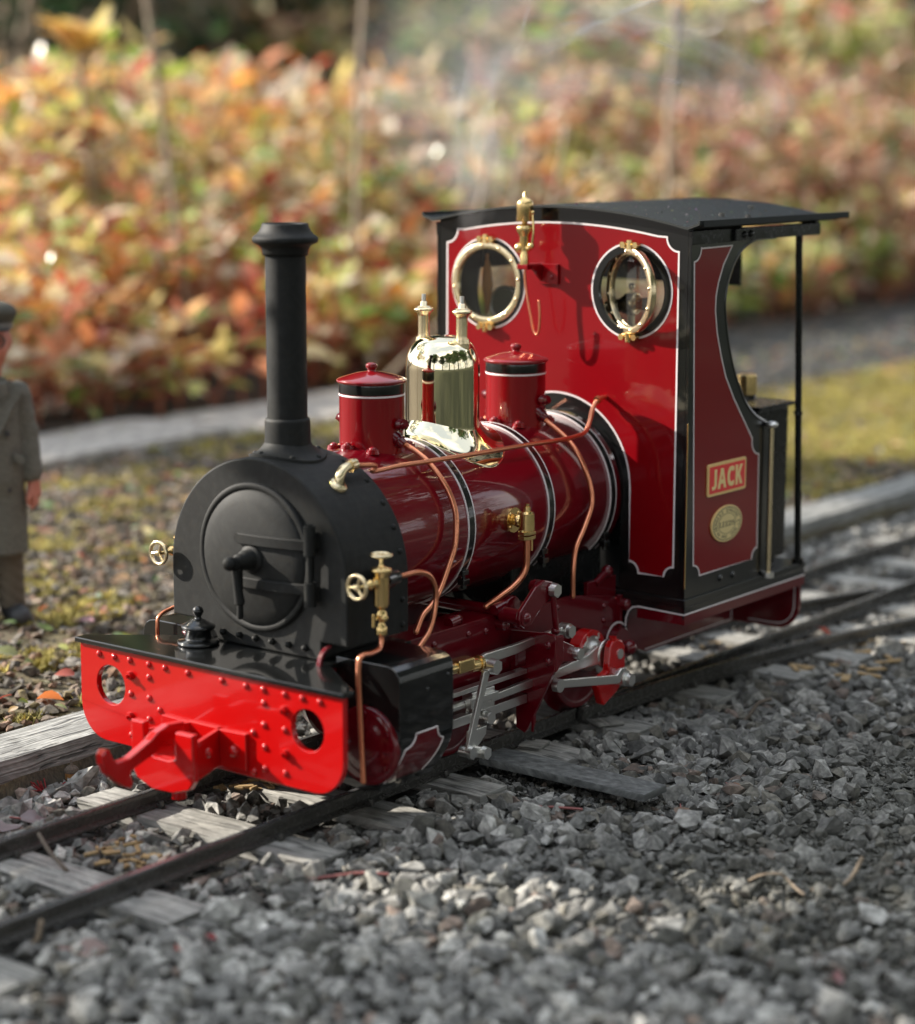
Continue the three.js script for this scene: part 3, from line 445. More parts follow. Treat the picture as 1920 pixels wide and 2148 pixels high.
part('boiler_pipe', tube([[50, 117.6, 25.1], [56, 116.8, 25.1], [62, 116, 25.1], [63.8, 115.2, 24.4], [62.6, 113.8, 23.8], [64.4, 113.4, 23.4], [78, 113.6, 23.4], [92, 113.3, 23.8], [122, 112.8, 24.5], [154, 112.4, 24.8], [188, 111.9, 25.2], [197, 113.2, 24.8], [201.4, 117, 23.8], [204, 121.6, 23.4], [206.4, 124.6, 23.8], [209, 125.6, 24.2], [213, 125.8, 24.6]], 0.95, 200), M.copper, L);
part('pipe_nut', [hex([206.2, 124.8, 23.8], [1, 0.35, 0.1], 1.7, 1.9)], M.brass, L);

// blower valves either side of the smokebox
function handwheel(p, dir, R, mt, parent) { const g = [ringg([0, 0, 0], [0, 1, 0], R, R * 0.17, 36), lathe([[0, -0.6], [R * 0.26, -0.6], [R * 0.26, 0.7], [R * 0.16, 1], [0, 1.1]], [0, 0, 0])]; for (let i = 0; i < 3; i++) { const a = i * 2.094 + 0.4; g.push(cyl([0, 0, 0], [R * Math.cos(a), 0, R * Math.sin(a)], R * 0.13, R * 0.13, 8)); } return part('handwheel', aim(mergeGeometries(g.map((q) => q.toNonIndexed())), p, dir), mt, parent); }
for (const s of [1, -1]) {
  const z = s > 0 ? 49.6 : -45.8, v = part('blower_valve', [lathe([[0, 62.2], [1.9, 62.2], [2.1, 62.8], [2.1, 65], [1.5, 65.4], [1.2, 66.6], [1.2, 67.6], [1.9, 68.2], [2.1, 69.4], [1.8, 70.4], [1.4, 70.8], [1.4, 71.6], [2.3, 72.2], [2.7, 73], [2.75, 82.6], [3, 83.2], [3.6, 84.6], [3.75, 85.2], [3.5, 85.9], [1.5, 86.4], [1.1, 87], [0.75, 87.2], [0.75, 91], [0, 91]], [36.4, 0, z]),
    lathe([[1.5, 1.6], [1.5, 3], [2, 3.6], [1.3, 4.4], [1.2, 5.2], [1.8, 5.8], [1.8, 6.6], [1, 7.4], [0.7, 8], [0.7, 13]], [36.4, 81, z], [-1, 0, 0]), ball([36.4, 68.4, z + 1.2 * s], 1.5), ...(s > 0 ? [box(31.8, 32.8, 65.6, 70.4, z - 0.5, z + 0.5, 0.2), cyl([32.4, 68.4, z], [36.4, 68.4, z], 0.6)] : [])], M.brass, L);
  if (s > 0) handwheel([36.4, 90.4, z], [0, 1, 0], 3.6, M.paleBrass, v); handwheel([23.6, 81.2, z], [-1, 0, 0], 4.1, M.paleBrass, v);
  part('valve_bracket', [cyl([36.4, 80.6, z - 2 * s], [44, 80.2, z - 4 * s], 2.4), hex([41.6, 80.2, z - 4 * s], [1, 0, -0.1], 4.2, 4.4), cyl([45, 80.2, z - 4 * s], [50, 80, z - 4.4 * s], 2.6), box(41, 48, 75, 84, 41.8 * s - 1.4, 41.8 * s + 3, 0.5)], M.gloss, v);
  part('blower_pipe', tube([[49, 80, 45.2 * s], [55, 79.7, 45 * s], [63, 79.4, 45 * s], [69, 77, 45 * s], [72.6, 71.4, 45 * s], [72.2, 64.4, 45 * s], [69, 57, 45 * s], [64, 52.8, 45 * s], [61, 50.8, 45 * s]], 1.0, 80), M.copper, v);
  part('drain_pipe', s > 0 ? tube([[36.4, 62.6, z], [36.2, 59.8, z + 0.2 * s], [34.4, 58, 50.4 * s], [27, 57.9, 52.6 * s], [21.6, 58.6, 53.8 * s], [19.6, 57.8, 54 * s], [19, 55, 54 * s], [19.6, 40, 54 * s], [21.2, 14, 54 * s]], 0.95, 90) : tube([[36.4, 62.6, z], [35.6, 59.6, -47.6], [33.6, 58.4, -49.4], [28.6, 57, -50], [26.6, 55.4, -50], [26.2, 52.6, -50], [26.3, 47, -50]], 0.75, 60), M.copper, v);
}
// cylinders: black clothing with a lined red panel low on the side
const ZO = 62.4, cylSide = (y) => y > 28 ? ZO : ZO - 9.5 * Math.pow(clamp((28 - y) / 19), 1.9);
for (const s of [1, -1]) {
  const prof = [[33.5, 53.4], [56.6, 53.4], [58.8, 53], [60.8, 51.8], [62, 50], [ZO, 48], [ZO, 28]]; for (let y = 26; y >= 8; y -= 2) prof.push([cylSide(y), y]); prof.push([46, 6.6], [33.5, 8]);
  const c = part('cylinder', ext(prof.map(([z, y]) => [z * s, y]), 'x', 30.8, 60.8, 0.35), M.gloss, L);
  part('cylinder_cover', [lathe([[14.2, -0.4], [14.2, 1.2], [13.6, 2], [11.6, 2.3], [9.6, 2.3], [9, 2.9], [5, 3.4], [0, 3.6]], [30.9, 23.8, 48 * s], [-1, 0, 0]), ...[0, 1, 2, 3, 4, 5].map((i) => hex([29, 23.8 + 11.8 * Math.sin(i * 1.047 + 0.5), 48 * s + 11.8 * Math.cos(i * 1.047 + 0.5)], [-1, 0, 0], 1.1, 1))], M.frameRed, c);
  part('rear_cover', [lathe([[14, -0.4], [14, 1], [9, 1.8], [4, 2.4], [3.4, 8], [2.6, 9]], [60.9, 23, 44 * s], [1, 0, 0])], M.frameRed, c);
  // panel that wraps round the lower side
  const lr = (yy) => { const y = yy - 1; const t = clamp((27.4 - y) / 4.6); const nl = y > 22.8 ? 43.4 - 5.2 * (1 - Math.sqrt(Math.max(0, 1 - t * t))) : 38.2 - 3.4 * clamp((22.8 - y) / 12), nr = y > 22.8 ? 55.4 + 4 * (1 - Math.sqrt(Math.max(0, 1 - t * t))) : 59.4 - 3.6 * Math.pow(clamp((22.8 - y) / 12), 1.5); return [nl - 4, nr - 4]; };
  const at = (u, y, o) => { const [a, b] = lr(y); const dz = (cylSide(y + 0.2) - cylSide(y - 0.2)) / 0.4, l = Math.hypot(1, dz); return [lerp(a, b, u), y - dz / l * o, (cylSide(y) + o / l) * s]; };
  const pn = part('side_panel', surf((u, v) => at(u, lerp(28.4, 11.4, v), 0.12), 12, 40), M.frameRed, c);
  const path = []; for (let i = 0; i <= 24; i++) path.push(at(0, lerp(11.6, 28.4, i / 24), 0.14)); for (let i = 0; i <= 6; i++) path.push(at(i / 6, 28.4, 0.14)); for (let i = 1; i <= 24; i++) path.push(at(1, lerp(28.4, 11.6, i / 24), 0.14));
  part('panel_lining', tube(path, 0.32, 160, 6, 0.1), M.white, pn);
  part('cover_bolt', [rivet([46, 43, 62.3 * s], [0, 0, s], 0.7), rivet([57.5, 46, 62.3 * s], [0, 0, s], 0.7)], M.gloss, c);
}
// outside frames
for (const s of [1, -1]) {
  const f = part('main_frame', ext([[26, 49.6], [150, 49.6], [176, 49.4], [204, 44.6], [212, 40.4], [304, 40.4], [304, 15.2], [232, 15.2], [226, 17.5], [219, 15.6], [196, 15.6], [190, 12], [180, 12], [176, 15.6], [64, 15.6], [26, 20]], 'z', 31.8 * s, 33.6 * s, 0.2), M.frameRed, L);
  const rv = []; for (const p of [[107, 46.6], [118, 45.8], [131, 46.4], [165.5, 46.4], [199, 41], [199, 35], [86, 46.6]]) rv.push([p[0], p[1], 33.6 * s]);
  pieces('rivet', rivet([0, 0, 0], [0, 0, s], 1.35), M.frameRed, f, rv);
  part('frame_rail', [box(66, 150, 49.4, 51, 26 * s - 7.6, 26 * s + 7.6, 0.3), cyl([98, 52, 31 * s], [103.4, 52.6, 31 * s], 2.2), rivet([103.4, 52.6, 31 * s], [1, 0, 0], 2.4), box(190, 211, 40, 52, 30.5 * s - 1, 30.5 * s + 1, 0.3), cyl([196, 50.5, 31 * s], [204, 54, 31 * s], 1.6), ball([205, 54.4, 31 * s], 2.6)], M.frameRed, f);
  part('frame_lining', [lining([[231, 16.4], [303, 16.4], [303, 22]], 0.45, 'z', 33.55 * s, 33.75 * s, false), ext(arc(0, 0, 8.4, 18, 165, 18).concat(arc(0, 0, 7.7, 165, 18, 18)).map(([x, y]) => [206 + x, 25 + y]), 'z', 35.6 * s, 35.8 * s)], M.white, f);
  part('spring_hanger', [cyl([206.6, 25, 33 * s], [206.6, 25, 38 * s], 5.6), cyl([205, 24, 33 * s], [202, 24.8, 44 * s], 2.4), ball([201.4, 24.8, 44.6 * s], 3.3), cyl([211, 40, 34 * s], [211, 40, 37 * s], 2.6), rivet([211, 40, 37 * s], [0, 0, s], 2.6), box(208.6, 210.4, 26, 44, 33.6 * s - 0.3, 35 * s + 0.5, 0.2)], M.frameRed, f);
}
// wheels inside the frames
for (const x of [100, 187]) for (const s of [1, -1]) {
  const w = part('wheel', [lathe([[5, 0], [5, 4], [7, 3.6], [15.4, 2.4], [16.4, 3.2], [18.6, 3.2], [19, 2.6], [19.2, -1.4], [21.4, -2.4], [21.6, -3.2], [19, -3.6], [5, -3]], [x, 19.1, 27.4 * s], [0, 0, s], 56)], M.frameRed, L);
  part('axle', cyl([x, 19.1, 24 * s], [x, 19.1, 40 * s], 3), M.steel, w);
}
// ------------------------------------------------ motion
for (const s of [1, -1]) {
  const Z = (z) => z * s;
  // motion bracket across the frame, with openings for the rods
  const plate = holed([[33.4, 43], [42, 43.6], [50, 44.2], [54.4, 43.8], [55, 42.4], [54.4, 30.2], [41.6, 4.4], [40.4, 3], [36.4, 4.6], [36, 19], [33.4, 21]].map(([z, y]) => [Z(z), y]), [[35.6, 35.6], [41, 36.4], [41, 29.8], [35.6, 28.8]].map(([z, y]) => [Z(z), y]));
  const br = part('motion_bracket', [ext(plate, 'x', 134.2, 136, 0.25), ext([[134.6, 43.6], [139.4, 43.2], [139.4, 33], [135.2, 29.6], [134.6, 29.6]], 'z', Z(53.4), Z(55), 0.3), ext([[134.4, 29], [136.2, 29], [136.2, 8], [134.4, 4]], 'z', Z(43.5), Z(44.6), 0.2)], M.frameRed, L);
  pieces('rivet', rivet([0, 0, 0], [-1, 0, 0], 1.5), M.frameRed, br, [[134.3, 39.6, Z(51.4)], [134.3, 33.2, Z(51.4)]]);
  part('link_bracket', [ext([[136, 41], [139.4, 41], [147, 37.6], [150.4, 34.4], [149, 31], [140, 32.4], [136, 32.6]], 'z', Z(53.2), Z(54.6), 0.3)], M.frameRed, br);
  part('link_pin', [cyl([148.2, 34.4, Z(54)], [148.2, 34.4, Z(56.4)], 2.3), hex([148.2, 34.4, Z(55.6)], [0, 0, s], 2.6, 1.6)], M.steel, br);
  part('slide_bar', [box(65, 134, 27.2, 29, Z(40) - 1.8, Z(40) + 1.8, 0.2)], M.steel, L); part('slide_bar', [box(65, 134, 15.4, 19, Z(40) - 1.8, Z(40) + 1.8, 0.2)], M.steel, L);
  part('piston_rod', [cyl([66, 23, Z(40)], [108, 23, Z(40)], 1.7), cyl([66, 23, Z(41)], [78, 23, Z(41)], 4)], M.steel, L);
  const ch = part('crosshead', [box(98, 112, 19.2, 27, Z(40) - 2.6, Z(40) + 2.6, 0.4), box(94.6, 100.4, 21.8, 25.6, Z(43) - 1.4, Z(43) + 1.4, 0.3), box(100, 112, 22.6, 25.4, Z(43.4) - 1, Z(43.4) + 1, 0.3), cyl([105, 16.4, Z(41)], [105, 16.4, Z(45)], 2.4)], M.steel, L);
  part('crosshead_bolt', hex([105, 16.4, Z(44.4)], [0, 0, s], 2.8, 2), M.steel, ch);
  // valve spindle and radius rod
  const vs = part('valve_spindle', [box(85, 94.4, 37.4, 42.4, Z(44) - 2.6, Z(44) + 2.6, 0.7), cyl([64, 39.6, Z(44)], [86, 39.6, Z(44)], 2.2), cyl([94, 38.8, Z(44)], [99.4, 38.4, Z(44)], 2.7), cyl([98.6, 38.5, Z(44)], [100.2, 38.4, Z(44)], 3.2)], M.brass, L);
  part('clevis', [hex([102.6, 37.4, Z(47.6)], [0, 0, s], 3.2, 3.2), cyl([102.6, 37.4, Z(42)], [102.6, 37.4, Z(48)], 2.1)], M.steel, vs);
  part('radius_rod', [ext([[99.4, 38.4], [100.6, 41], [104, 41.6], [123.4, 41.5], [155, 42.6], [155, 38.6], [133, 38.8], [123.5, 37.6], [104, 37.4], [100.6, 36.4]], 'z', Z(43), Z(45), 0.35), cyl([155.4, 40.6, Z(42.6)], [155.4, 40.6, Z(46.4)], 3), hex([155.4, 40.6, Z(46)], [0, 0, s], 2.9, 2)], M.steel, L);
  // combination lever and drop link
  part('combination_lever', [ext([[97.2, 36.4], [101.2, 36.4], [90.2, 8.8], [86.8, 8.8]], 'z', Z(47.2), Z(48.6), 0.3)], M.steel, L);
  part('drop_link', [ext([[86.6, 8.6], [89, 9.4], [97.6, 7.2], [100.6, 5.8], [100.4, 3.4], [97.6, 2.8], [90, 5], [86.8, 6.2]], 'z', Z(45.8), Z(47.4), 0.3), ext([[92.4, 13.9], [103, 14], [102.6, 10.8], [98.2, 7.6], [95.6, 6.6], [91.8, 8.4]], 'z', Z(44), Z(45.6), 0.25), hex([88.6, 7.4, Z(48.4)], [0, 0, s], 2.7, 1.9), cyl([88.6, 7.4, Z(44.6)], [88.6, 7.4, Z(48.8)], 2.1), cyl([98.6, 4.8, Z(44.6)], [98.6, 4.8, Z(47.6)], 2.1), hex([98.6, 4.8, Z(47.2)], [0, 0, s], 2.7, 2.2)], M.steel, L);
  // connecting rod, crank and return crank
  part('connecting_rod', [ext([[108, 24.4], [155, 25.9], [172.2, 27.2], [179, 29.4], [184, 29.6], [190, 26.4], [190, 22.4], [184, 20.2], [180, 21.6], [172, 22.2], [155, 22.1], [108, 21.6]], 'z', Z(42), Z(44.2), 0.35)], M.steel, L);
  const ck = part('crank', [ext([[182.4, 29], [184.2, 31], [187.6, 31.6], [190.8, 30.3], [193, 27.6], [193.3, 18], [191, 12], [187, 9.2], [178.4, 5.6], [177, 6.4], [172.8, 15], [174.6, 17.4], [181, 19.4]], 'z', Z(45), Z(48.4), 0.7)], M.beamRed, L);
  part('crank_pin', cyl([189, 25, Z(44)], [189, 25, Z(48.9)], 2.1), M.steel, ck);
  part('crank_oiler', [cyl([186, 31, Z(46.8)], [186, 32.6, Z(46.8)], 1.6)], M.beamRed, ck);
  part('big_end', [ringg([185.4, 25, Z(44)], [0, 0, 1], 5.6, 0.6), cyl([185.4, 25, Z(40)], [185.4, 25, Z(44.4)], 4.8)], M.steel, L);
  part('eccentric_rod', [ext([[141.4, 24.7], [180.6, 18.7], [183.4, 20.8], [187, 20.6], [187.4, 19.4], [184.4, 18.2], [183, 15], [180.8, 14.9], [142, 21.4]], 'z', Z(51.6), Z(53), 0.25), cyl([139.6, 22.9, Z(51)], [139.6, 22.9, Z(53.8)], 2.6), cyl([188, 15.6, Z(48)], [188, 15.6, Z(52.4)], 3.2), hex([189.6, 14.8, Z(51.8)], [0, 0, s], 2.9, 2.4)], M.steel, L);
  part('eccentric', [ext(arc(180.5, 25.5, 9.8, 8, 172, 20).concat(arc(180.5, 25.5, 7.4, 172, 8, 20)), 'z', Z(35), Z(40.6), 0.3)], M.beamRed, L);
  part('eccentric_strap', [cyl([180.5, 25.5, Z(36)], [180.5, 25.5, Z(40)], 7.2), hex([177, 31, Z(39.4)], [0, 1, 0], 1.6, 2.4), hex([185, 31, Z(39.4)], [0, 1, 0], 1.6, 2.4)], M.steel, L);
  // reversing gear: lifting arm, weigh shaft, link
  const la = part('lifting_arm', [ext([[121.4, 51.4], [122, 54.2], [132.4, 62.4], [138, 64], [143, 62.6], [145.4, 59.4], [144, 56.6], [140, 55.4], [134, 52], [129, 48], [125, 47.4], [122.2, 49]], 'z', Z(45), Z(47), 0.5)], M.frameRed, L);
  part('arm_boss', [cyl([125.4, 51.4, Z(36)], [125.4, 51.4, Z(47.4)], 3.1), cyl([142, 59.6, Z(38)], [142, 59.6, Z(48)], 2.6), cyl([142, 59.6, Z(39.4)], [142, 59.6, Z(40.8)], 3.2), rivet([125.4, 51.4, Z(47.2)], [0, 0, s], 2.2)], M.frameRed, la);
  part('arm_bolt', [hex([142, 59.6, Z(47.6)], [0, 0, s], 3, 2.6)], M.steel, la);
  part('lifting_link', [cyl([141.6, 57.4, Z(48.2)], [144, 43, Z(48.2)], 1.2, 1.2, 14), ball([144, 43, Z(47.8)], 1.8)], M.frameRed, la);
  part('shaft_bearing', [lathe([[0, 0], [5, 0], [5.3, 1], [5.3, 4], [4.6, 4.8], [0, 5]], [131, 52.4, Z(32.6)], [0, 0, s]), cyl([121, 53.6, Z(35)], [131, 55.4, Z(35)], 2), cyl([126, 47.2, Z(33.6)], [126, 47.2, Z(36.6)], 2.4), rivet([126, 47.2, Z(36.6)], [0, 0, s], 2.4), cyl([134, 46.5, Z(33.6)], [134, 46.5, Z(36.6)], 2.4), rivet([134, 46.5, Z(36.6)], [0, 0, s], 2.4)], M.frameRed, la);
}
part('weigh_shaft', cyl([126, 52, -36], [126, 52, 36], 2.4), M.frameRed, L);

// ------------------------------------------------ cab
const roofY = (z) => 203.6 - (287 - Math.sqrt(287 * 287 - z * z));
const cabTop = (z) => roofY(z) - 1;
{
  const pts = [[-62.4, 45.6]]; pts.push([62.6, 45.6]); for (let i = 0; i <= 24; i++) { const z = lerp(62.6, -62.4, i / 24); pts.push([z, cabTop(z) - 0.05]); }
  const bo = [[-32.6, 47], [32.6, 47], [32.6, 86], ...arc(0, 86, 32.6, 0, 180, 30)];
  const plate = part('cab_front', ext(holed(pts, circle(-36.3, 170, 15.9), circle(36.3, 170, 15.9), bo), 'x', 212, 213.4), M.gloss, L);
  // red panel and its lining
  const notch = (cx, cy, r, a0, a1) => arc(cx, cy, r, a0, a1, 8);
  const topY = (z) => roofY(z) - 7.1;
  const half = [[37.3, 58.4], ...notch(37.3, 53.9, 4.6, 90, 0), [54.3, 53.9], ...notch(58.7, 53.9, 4.5, 180, 90), ...notch(58.4, 192.2, 5.7, 270, 180)];
  for (let i = 1; i <= 12; i++) { const z = lerp(52.7, 0, i / 12); half.push([z, topY(z)]); }
  const rest = half.slice(0, -1).map(([z, y]) => [-z, y]).reverse();
  const outline = [...half, ...rest, [-37.1, 89], ...arc(0, 89, 37, 180, 0, 36).slice(1, -1), [37.1, 89]];
  const panel = part('front_panel', ext(holed(outline, circle(-36.3, 170, 19.3), circle(36.3, 170, 19.3)), 'x', 211.84, 212.05), M.cabRed, plate);
  part('panel_lining', [lining(outline, 0.75, 'x', 211.72, 211.9), ...both((s) => lining(circle(36.3 * s, 170, 19.2, 64), 0.8, 'x', 211.7, 211.9))], M.white, panel);
  part('porthole_ring', both((s) => ext(holed(circle(36.3 * s, 170, 18.8, 64), circle(36.3 * s, 170, 15.8, 64)), 'x', 211.5, 212.2)), M.gloss, plate);
  part('cab_angle', [box(213.4, 214.8, 45.6, 195, 59, 62.4, 0.2), box(213.4, 214.8, 45.6, 195, -62.2, -59, 0.2)], M.satin, plate);
}
// hinged brass portholes
function porthole(z, phi) {
  const P = part('porthole_frame', [aim(new THREE.LatheGeometry([[14.5, -1.2], [14.5, 1.1], [15, 1.4], [17, 1.4], [17.5, 0.9], [17.5, -1], [17.1, -1.3], [14.9, -1.3], [14.5, -1.2]].map((p) => new THREE.Vector2(...p)), 72), [0, 0, 0], [-1, 0, 0])].map((g) => g.rotateY(phi).translate(211.4, 170, z)), M.paleBrass, L);
  const gl = part('pane', cyl([-0.1, 0, 0], [0.1, 0, 0], 14.6, 14.6, 48).rotateY(phi).translate(211.4, 170, z), M.glass, P);
  const rv = []; for (let i = 0; i < 12; i++) { const a = i / 12 * 6.283 + 0.13, p = V(-1.35, 16 * Math.sin(a), 16 * Math.cos(a)).applyAxisAngle(V(0, 1, 0), phi); rv.push([211.4 + p.x, 170 + p.y, z + p.z]); }
  pieces('rivet', rivet([0, 0, 0], [-Math.cos(phi), 0, Math.sin(phi)], 0.8), M.paleBrass, P, rv);
  for (const s of [1, -1]) part('hinge', [hex([210.6, 170 + 18.6 * s, z - 3], [-1, 0, 0], 1.5, 1.8), hex([210.6, 170 + 18.6 * s, z + 3], [-1, 0, 0], 1.5, 1.8), cyl([209.8, 170 + 17 * s, z], [209.8, 170 + 20.6 * s, z], 1.5, 1.4, 8), box(209.6, 211.8, 170 + 18.6 * s - 1, 170 + 18.6 * s + 1, z - 4.2, z + 4.2, 0.4)], M.brass, P);
}
porthole(-36.3, 0.09); porthole(36.3, -0.44);
// side sheets
const cut = [[278, 45.6], [278, 110.6], [274, 112.3], [267, 115.2], [260, 120], [253.6, 127], [246.4, 138.8], [241.4, 151.9], [239, 164.6], [242, 175.9], [250, 185], [262, 189.6], [280, 190.2]];
for (const s of [1, -1]) {
  const z0 = 62.7 * s, z1 = 64.2 * s, sh = part('side_sheet', ext([[212, 45.6], ...cut, [280, 194.6], [212, 194.6]], 'z', z0, z1, 0.12), M.gloss, L);
  const sp = new THREE.SplineCurve(cut.slice(1).map((p) => new THREE.Vector2(...p))).getPoints(60).map((p) => [p.x, p.y, 63.5 * s]);
  part('beading', tube(sp, 1.05, 120, 10), M.gloss, sh);
  const ol = [[218.2, 58.8], ...arc(218.4, 53.9, 4.8, 90, 0, 7), [266.2, 54], ...arc(270.2, 54, 4.4, 180, 90, 7), [269.6, 99], ...arc(269.6, 105, 6, 270, 168, 7), [256.6, 114.4], [247.4, 125], [240.6, 134.4], [236.8, 142.4], [232.8, 153], [231, 162], [231.2, 168], [232.8, 173.4], [236.6, 180.6], [243.2, 188], [219.2, 187.8], ...arc(213.9, 187.9, 5.2, 0, -90, 7)];
  const pn = part('side_panel', ext(ol, 'z', 64.1 * s, 64.32 * s), M.cabRed, sh);
  part('panel_lining', lining(ol, 0.62, 'z', 64.25 * s, 64.44 * s), M.white, pn);
  part('sheet_rivet', [[240, 50], [250.3, 49.7]].map(([x, y]) => rivet([x, y, 64.1 * s], [0, 0, s], 1.5)), M.gloss, sh);
  // worn brass edge showing at the corner
  part('worn_corner', box(211.9, 212.5, 50, 118, 64.05 * s - 0.3, 64.05 * s + 0.25, 0.1), M.brass, sh);
  part('cab_pillar', [tube([[300.4, 192, 63.6 * s], [304.4, 120, 63.6 * s], [308.4, 45, 63.6 * s]], 1.5, 40), cyl([304.6, 112, 63.6 * s], [304.7, 113.4, 63.6 * s], 2), cyl([308.4, 44.8, 63.6 * s], [308.4, 47.4, 63.6 * s], 2.6)], M.satin, L);
  part('handrail', [cyl([276.6, 46, 66.6 * s], [276.2, 110.6, 66.6 * s], 1.0)], M.paleBrass, L);
  part('handrail_knob', [cyl([276.6, 44.6, 66.6 * s], [276.6, 46.8, 66.6 * s], 2.5), ball([276.2, 111, 66.6 * s], 2.7, 1, 0.55, 1)], M.steel, L);
  part('cant_rail', [box(243, 315, 189.8, 194.9, 64.6 * s - 1.6, 64.6 * s + 1.6, 0.5), ...[[249.6, 192.2], [254.8, 192.4]].map(([x, y]) => rivet([x, y, 66.1 * s], [0, 0, s], 1.6)), box(212, 243, 189.4, 194.9, 64.2 * s - 0.4, 64.2 * s + 0.5, 0.2)], M.satin, L);
}
// roof: rolled sheet with turned-up gutters
{
  const up = [], lo = []; for (let i = 0; i <= 40; i++) { const z = lerp(-63.4, 63.4, i / 40); up.push([z, roofY(z)]); lo.push([z, roofY(z) - 0.9]); }
  const pr = [...lo, [64, 195.5], [69.6, 197.4], [69.9, 199.2], [69.2, 199.3], [68.8, 198], [64, 196.6], ...up.reverse(), [-64, 196.6], [-68.8, 198], [-69.2, 199.3], [-69.9, 199.2], [-69.6, 197.4], [-64, 195.5]];
  const rf = part('cab_roof', ext(pr, 'x', 208.4, 332.6), M.roofBlack, L);
  part('gutter', both((s) => box(211, 333.6, 196.5, 199.3, 69.4 * s - 0.7, 69.4 * s + 0.7, 0.3)), M.roofBlack, rf);
  part('roof_bolt', both((s) => [[256.7, 51], [270, 56], [300, 40]].map(([x, z]) => hex([x, roofY(z) - 0.2, z * s], [0, 1, 0], 1.5, 1.6))).flat(), M.rail, rf);
  { const rd = rng(44), sp = []; for (let i = 0; i < 420; i++) { const z = lerp(-62, 66, Math.pow(rd(), 0.7)), x = lerp(210, 331, rd()), d = 0.7 + 1.5 * rd() * rd(); sp.push({ p: [x, (Math.abs(z) < 63 ? roofY(z) : 197) + 0.05, z], q: anyTurn(rd), s: [d, d * 0.6, d], c: [0.30, 0.29, 0.26].map((v) => v * (0.5 + rd())) }); } spread('dust', [grits[0]], M.stone, sp, rf); }
  part('roof_bow', [213.6, 318].map((x) => ext([...Array.from({ length: 21 }, (_, i) => { const z = lerp(-62, 62, i / 20); return [z, roofY(z) - 1]; }), ...Array.from({ length: 21 }, (_, i) => { const z = lerp(62, -62, i / 20); return [z, roofY(z) - 4]; })], 'x', x, x + 3)), M.satin, rf);
}
// footplate, valance and rear beam
{
  const fp = part('footplate', [box(210.8, 313, 42.4, 45.6, -65.2, 65.2, 0.4)], M.gloss, L);
  const val = part('valance', [...both((s) => box(211.2, 312.4, 35, 42.4, 64.3 * s - 0.6, 64.3 * s + 0.6, 0.15)), ...both((s) => ext([[65 * s, 42.4], [33.5 * s, 42.4], [33.5 * s, 30], [36.6 * s, 30], [37.2 * s, 35.4], [39 * s, 38.2], [42.4 * s, 39.4], [65 * s, 37.6]], 'x', 211, 212.4))], M.gloss, fp);
  part('valance_edge', [...both((s) => box(211.1, 312.5, 35, 39.2, 64.45 * s - 0.6, 64.45 * s + 0.6, 0.15)), ...both((s) => box(210.9, 211.3, 35.2, 39.2, 64.2 * s - 22, 64.2 * s - 0.2, 0.1).translate(0, 0, s > 0 ? 0 : 22.2))], M.frameRed, val);
  part('valance_lining', [...both((s) => box(211, 312.6, 39.1, 39.75, 64.6 * s - 0.55, 64.6 * s + 0.55, 0.1)), ...both((s) => lining([[65 * s, 39.4], [43 * s, 40], [40 * s, 39.4], [38 * s, 37.4], [36.9 * s, 34.6], [36.6 * s, 30.6]], 0.6, 'x', 210.8, 211.05, false))], M.white, val);
  const rb = part('rear_beam', ext([[-63.4, 42], [-63.4, 25], ...arc(-52, 25, 11.4, 180, 270, 8), ...arc(52, 25, 11.4, 270, 360, 8), [63.4, 42]], 'x', 311, 313.2, 0.3), M.frameRed, L);
  part('beam_lining', lining([[61.2, 40], [61.2, 25.4], ...arc(52, 25, 9.2, 360, 270, 8), [38, 15.8]], 0.5, 'x', 310.8, 311.05, false), M.white, rb);
  part('drag_box', box(304, 311, 18, 40, -30, 30, 0.5), M.frameRed, L);
}
part('weatherboard', [ext([[-61, 166], [25, 165.6], ...Array.from({ length: 13 }, (_, i) => { const z = lerp(25, -61, i / 12); return [z, roofY(z) - 1.2]; })], 'x', 318.2, 319.4), box(241, 300, 174, 194.4, -62.4, -61.4, 0.2)], M.satin, L);
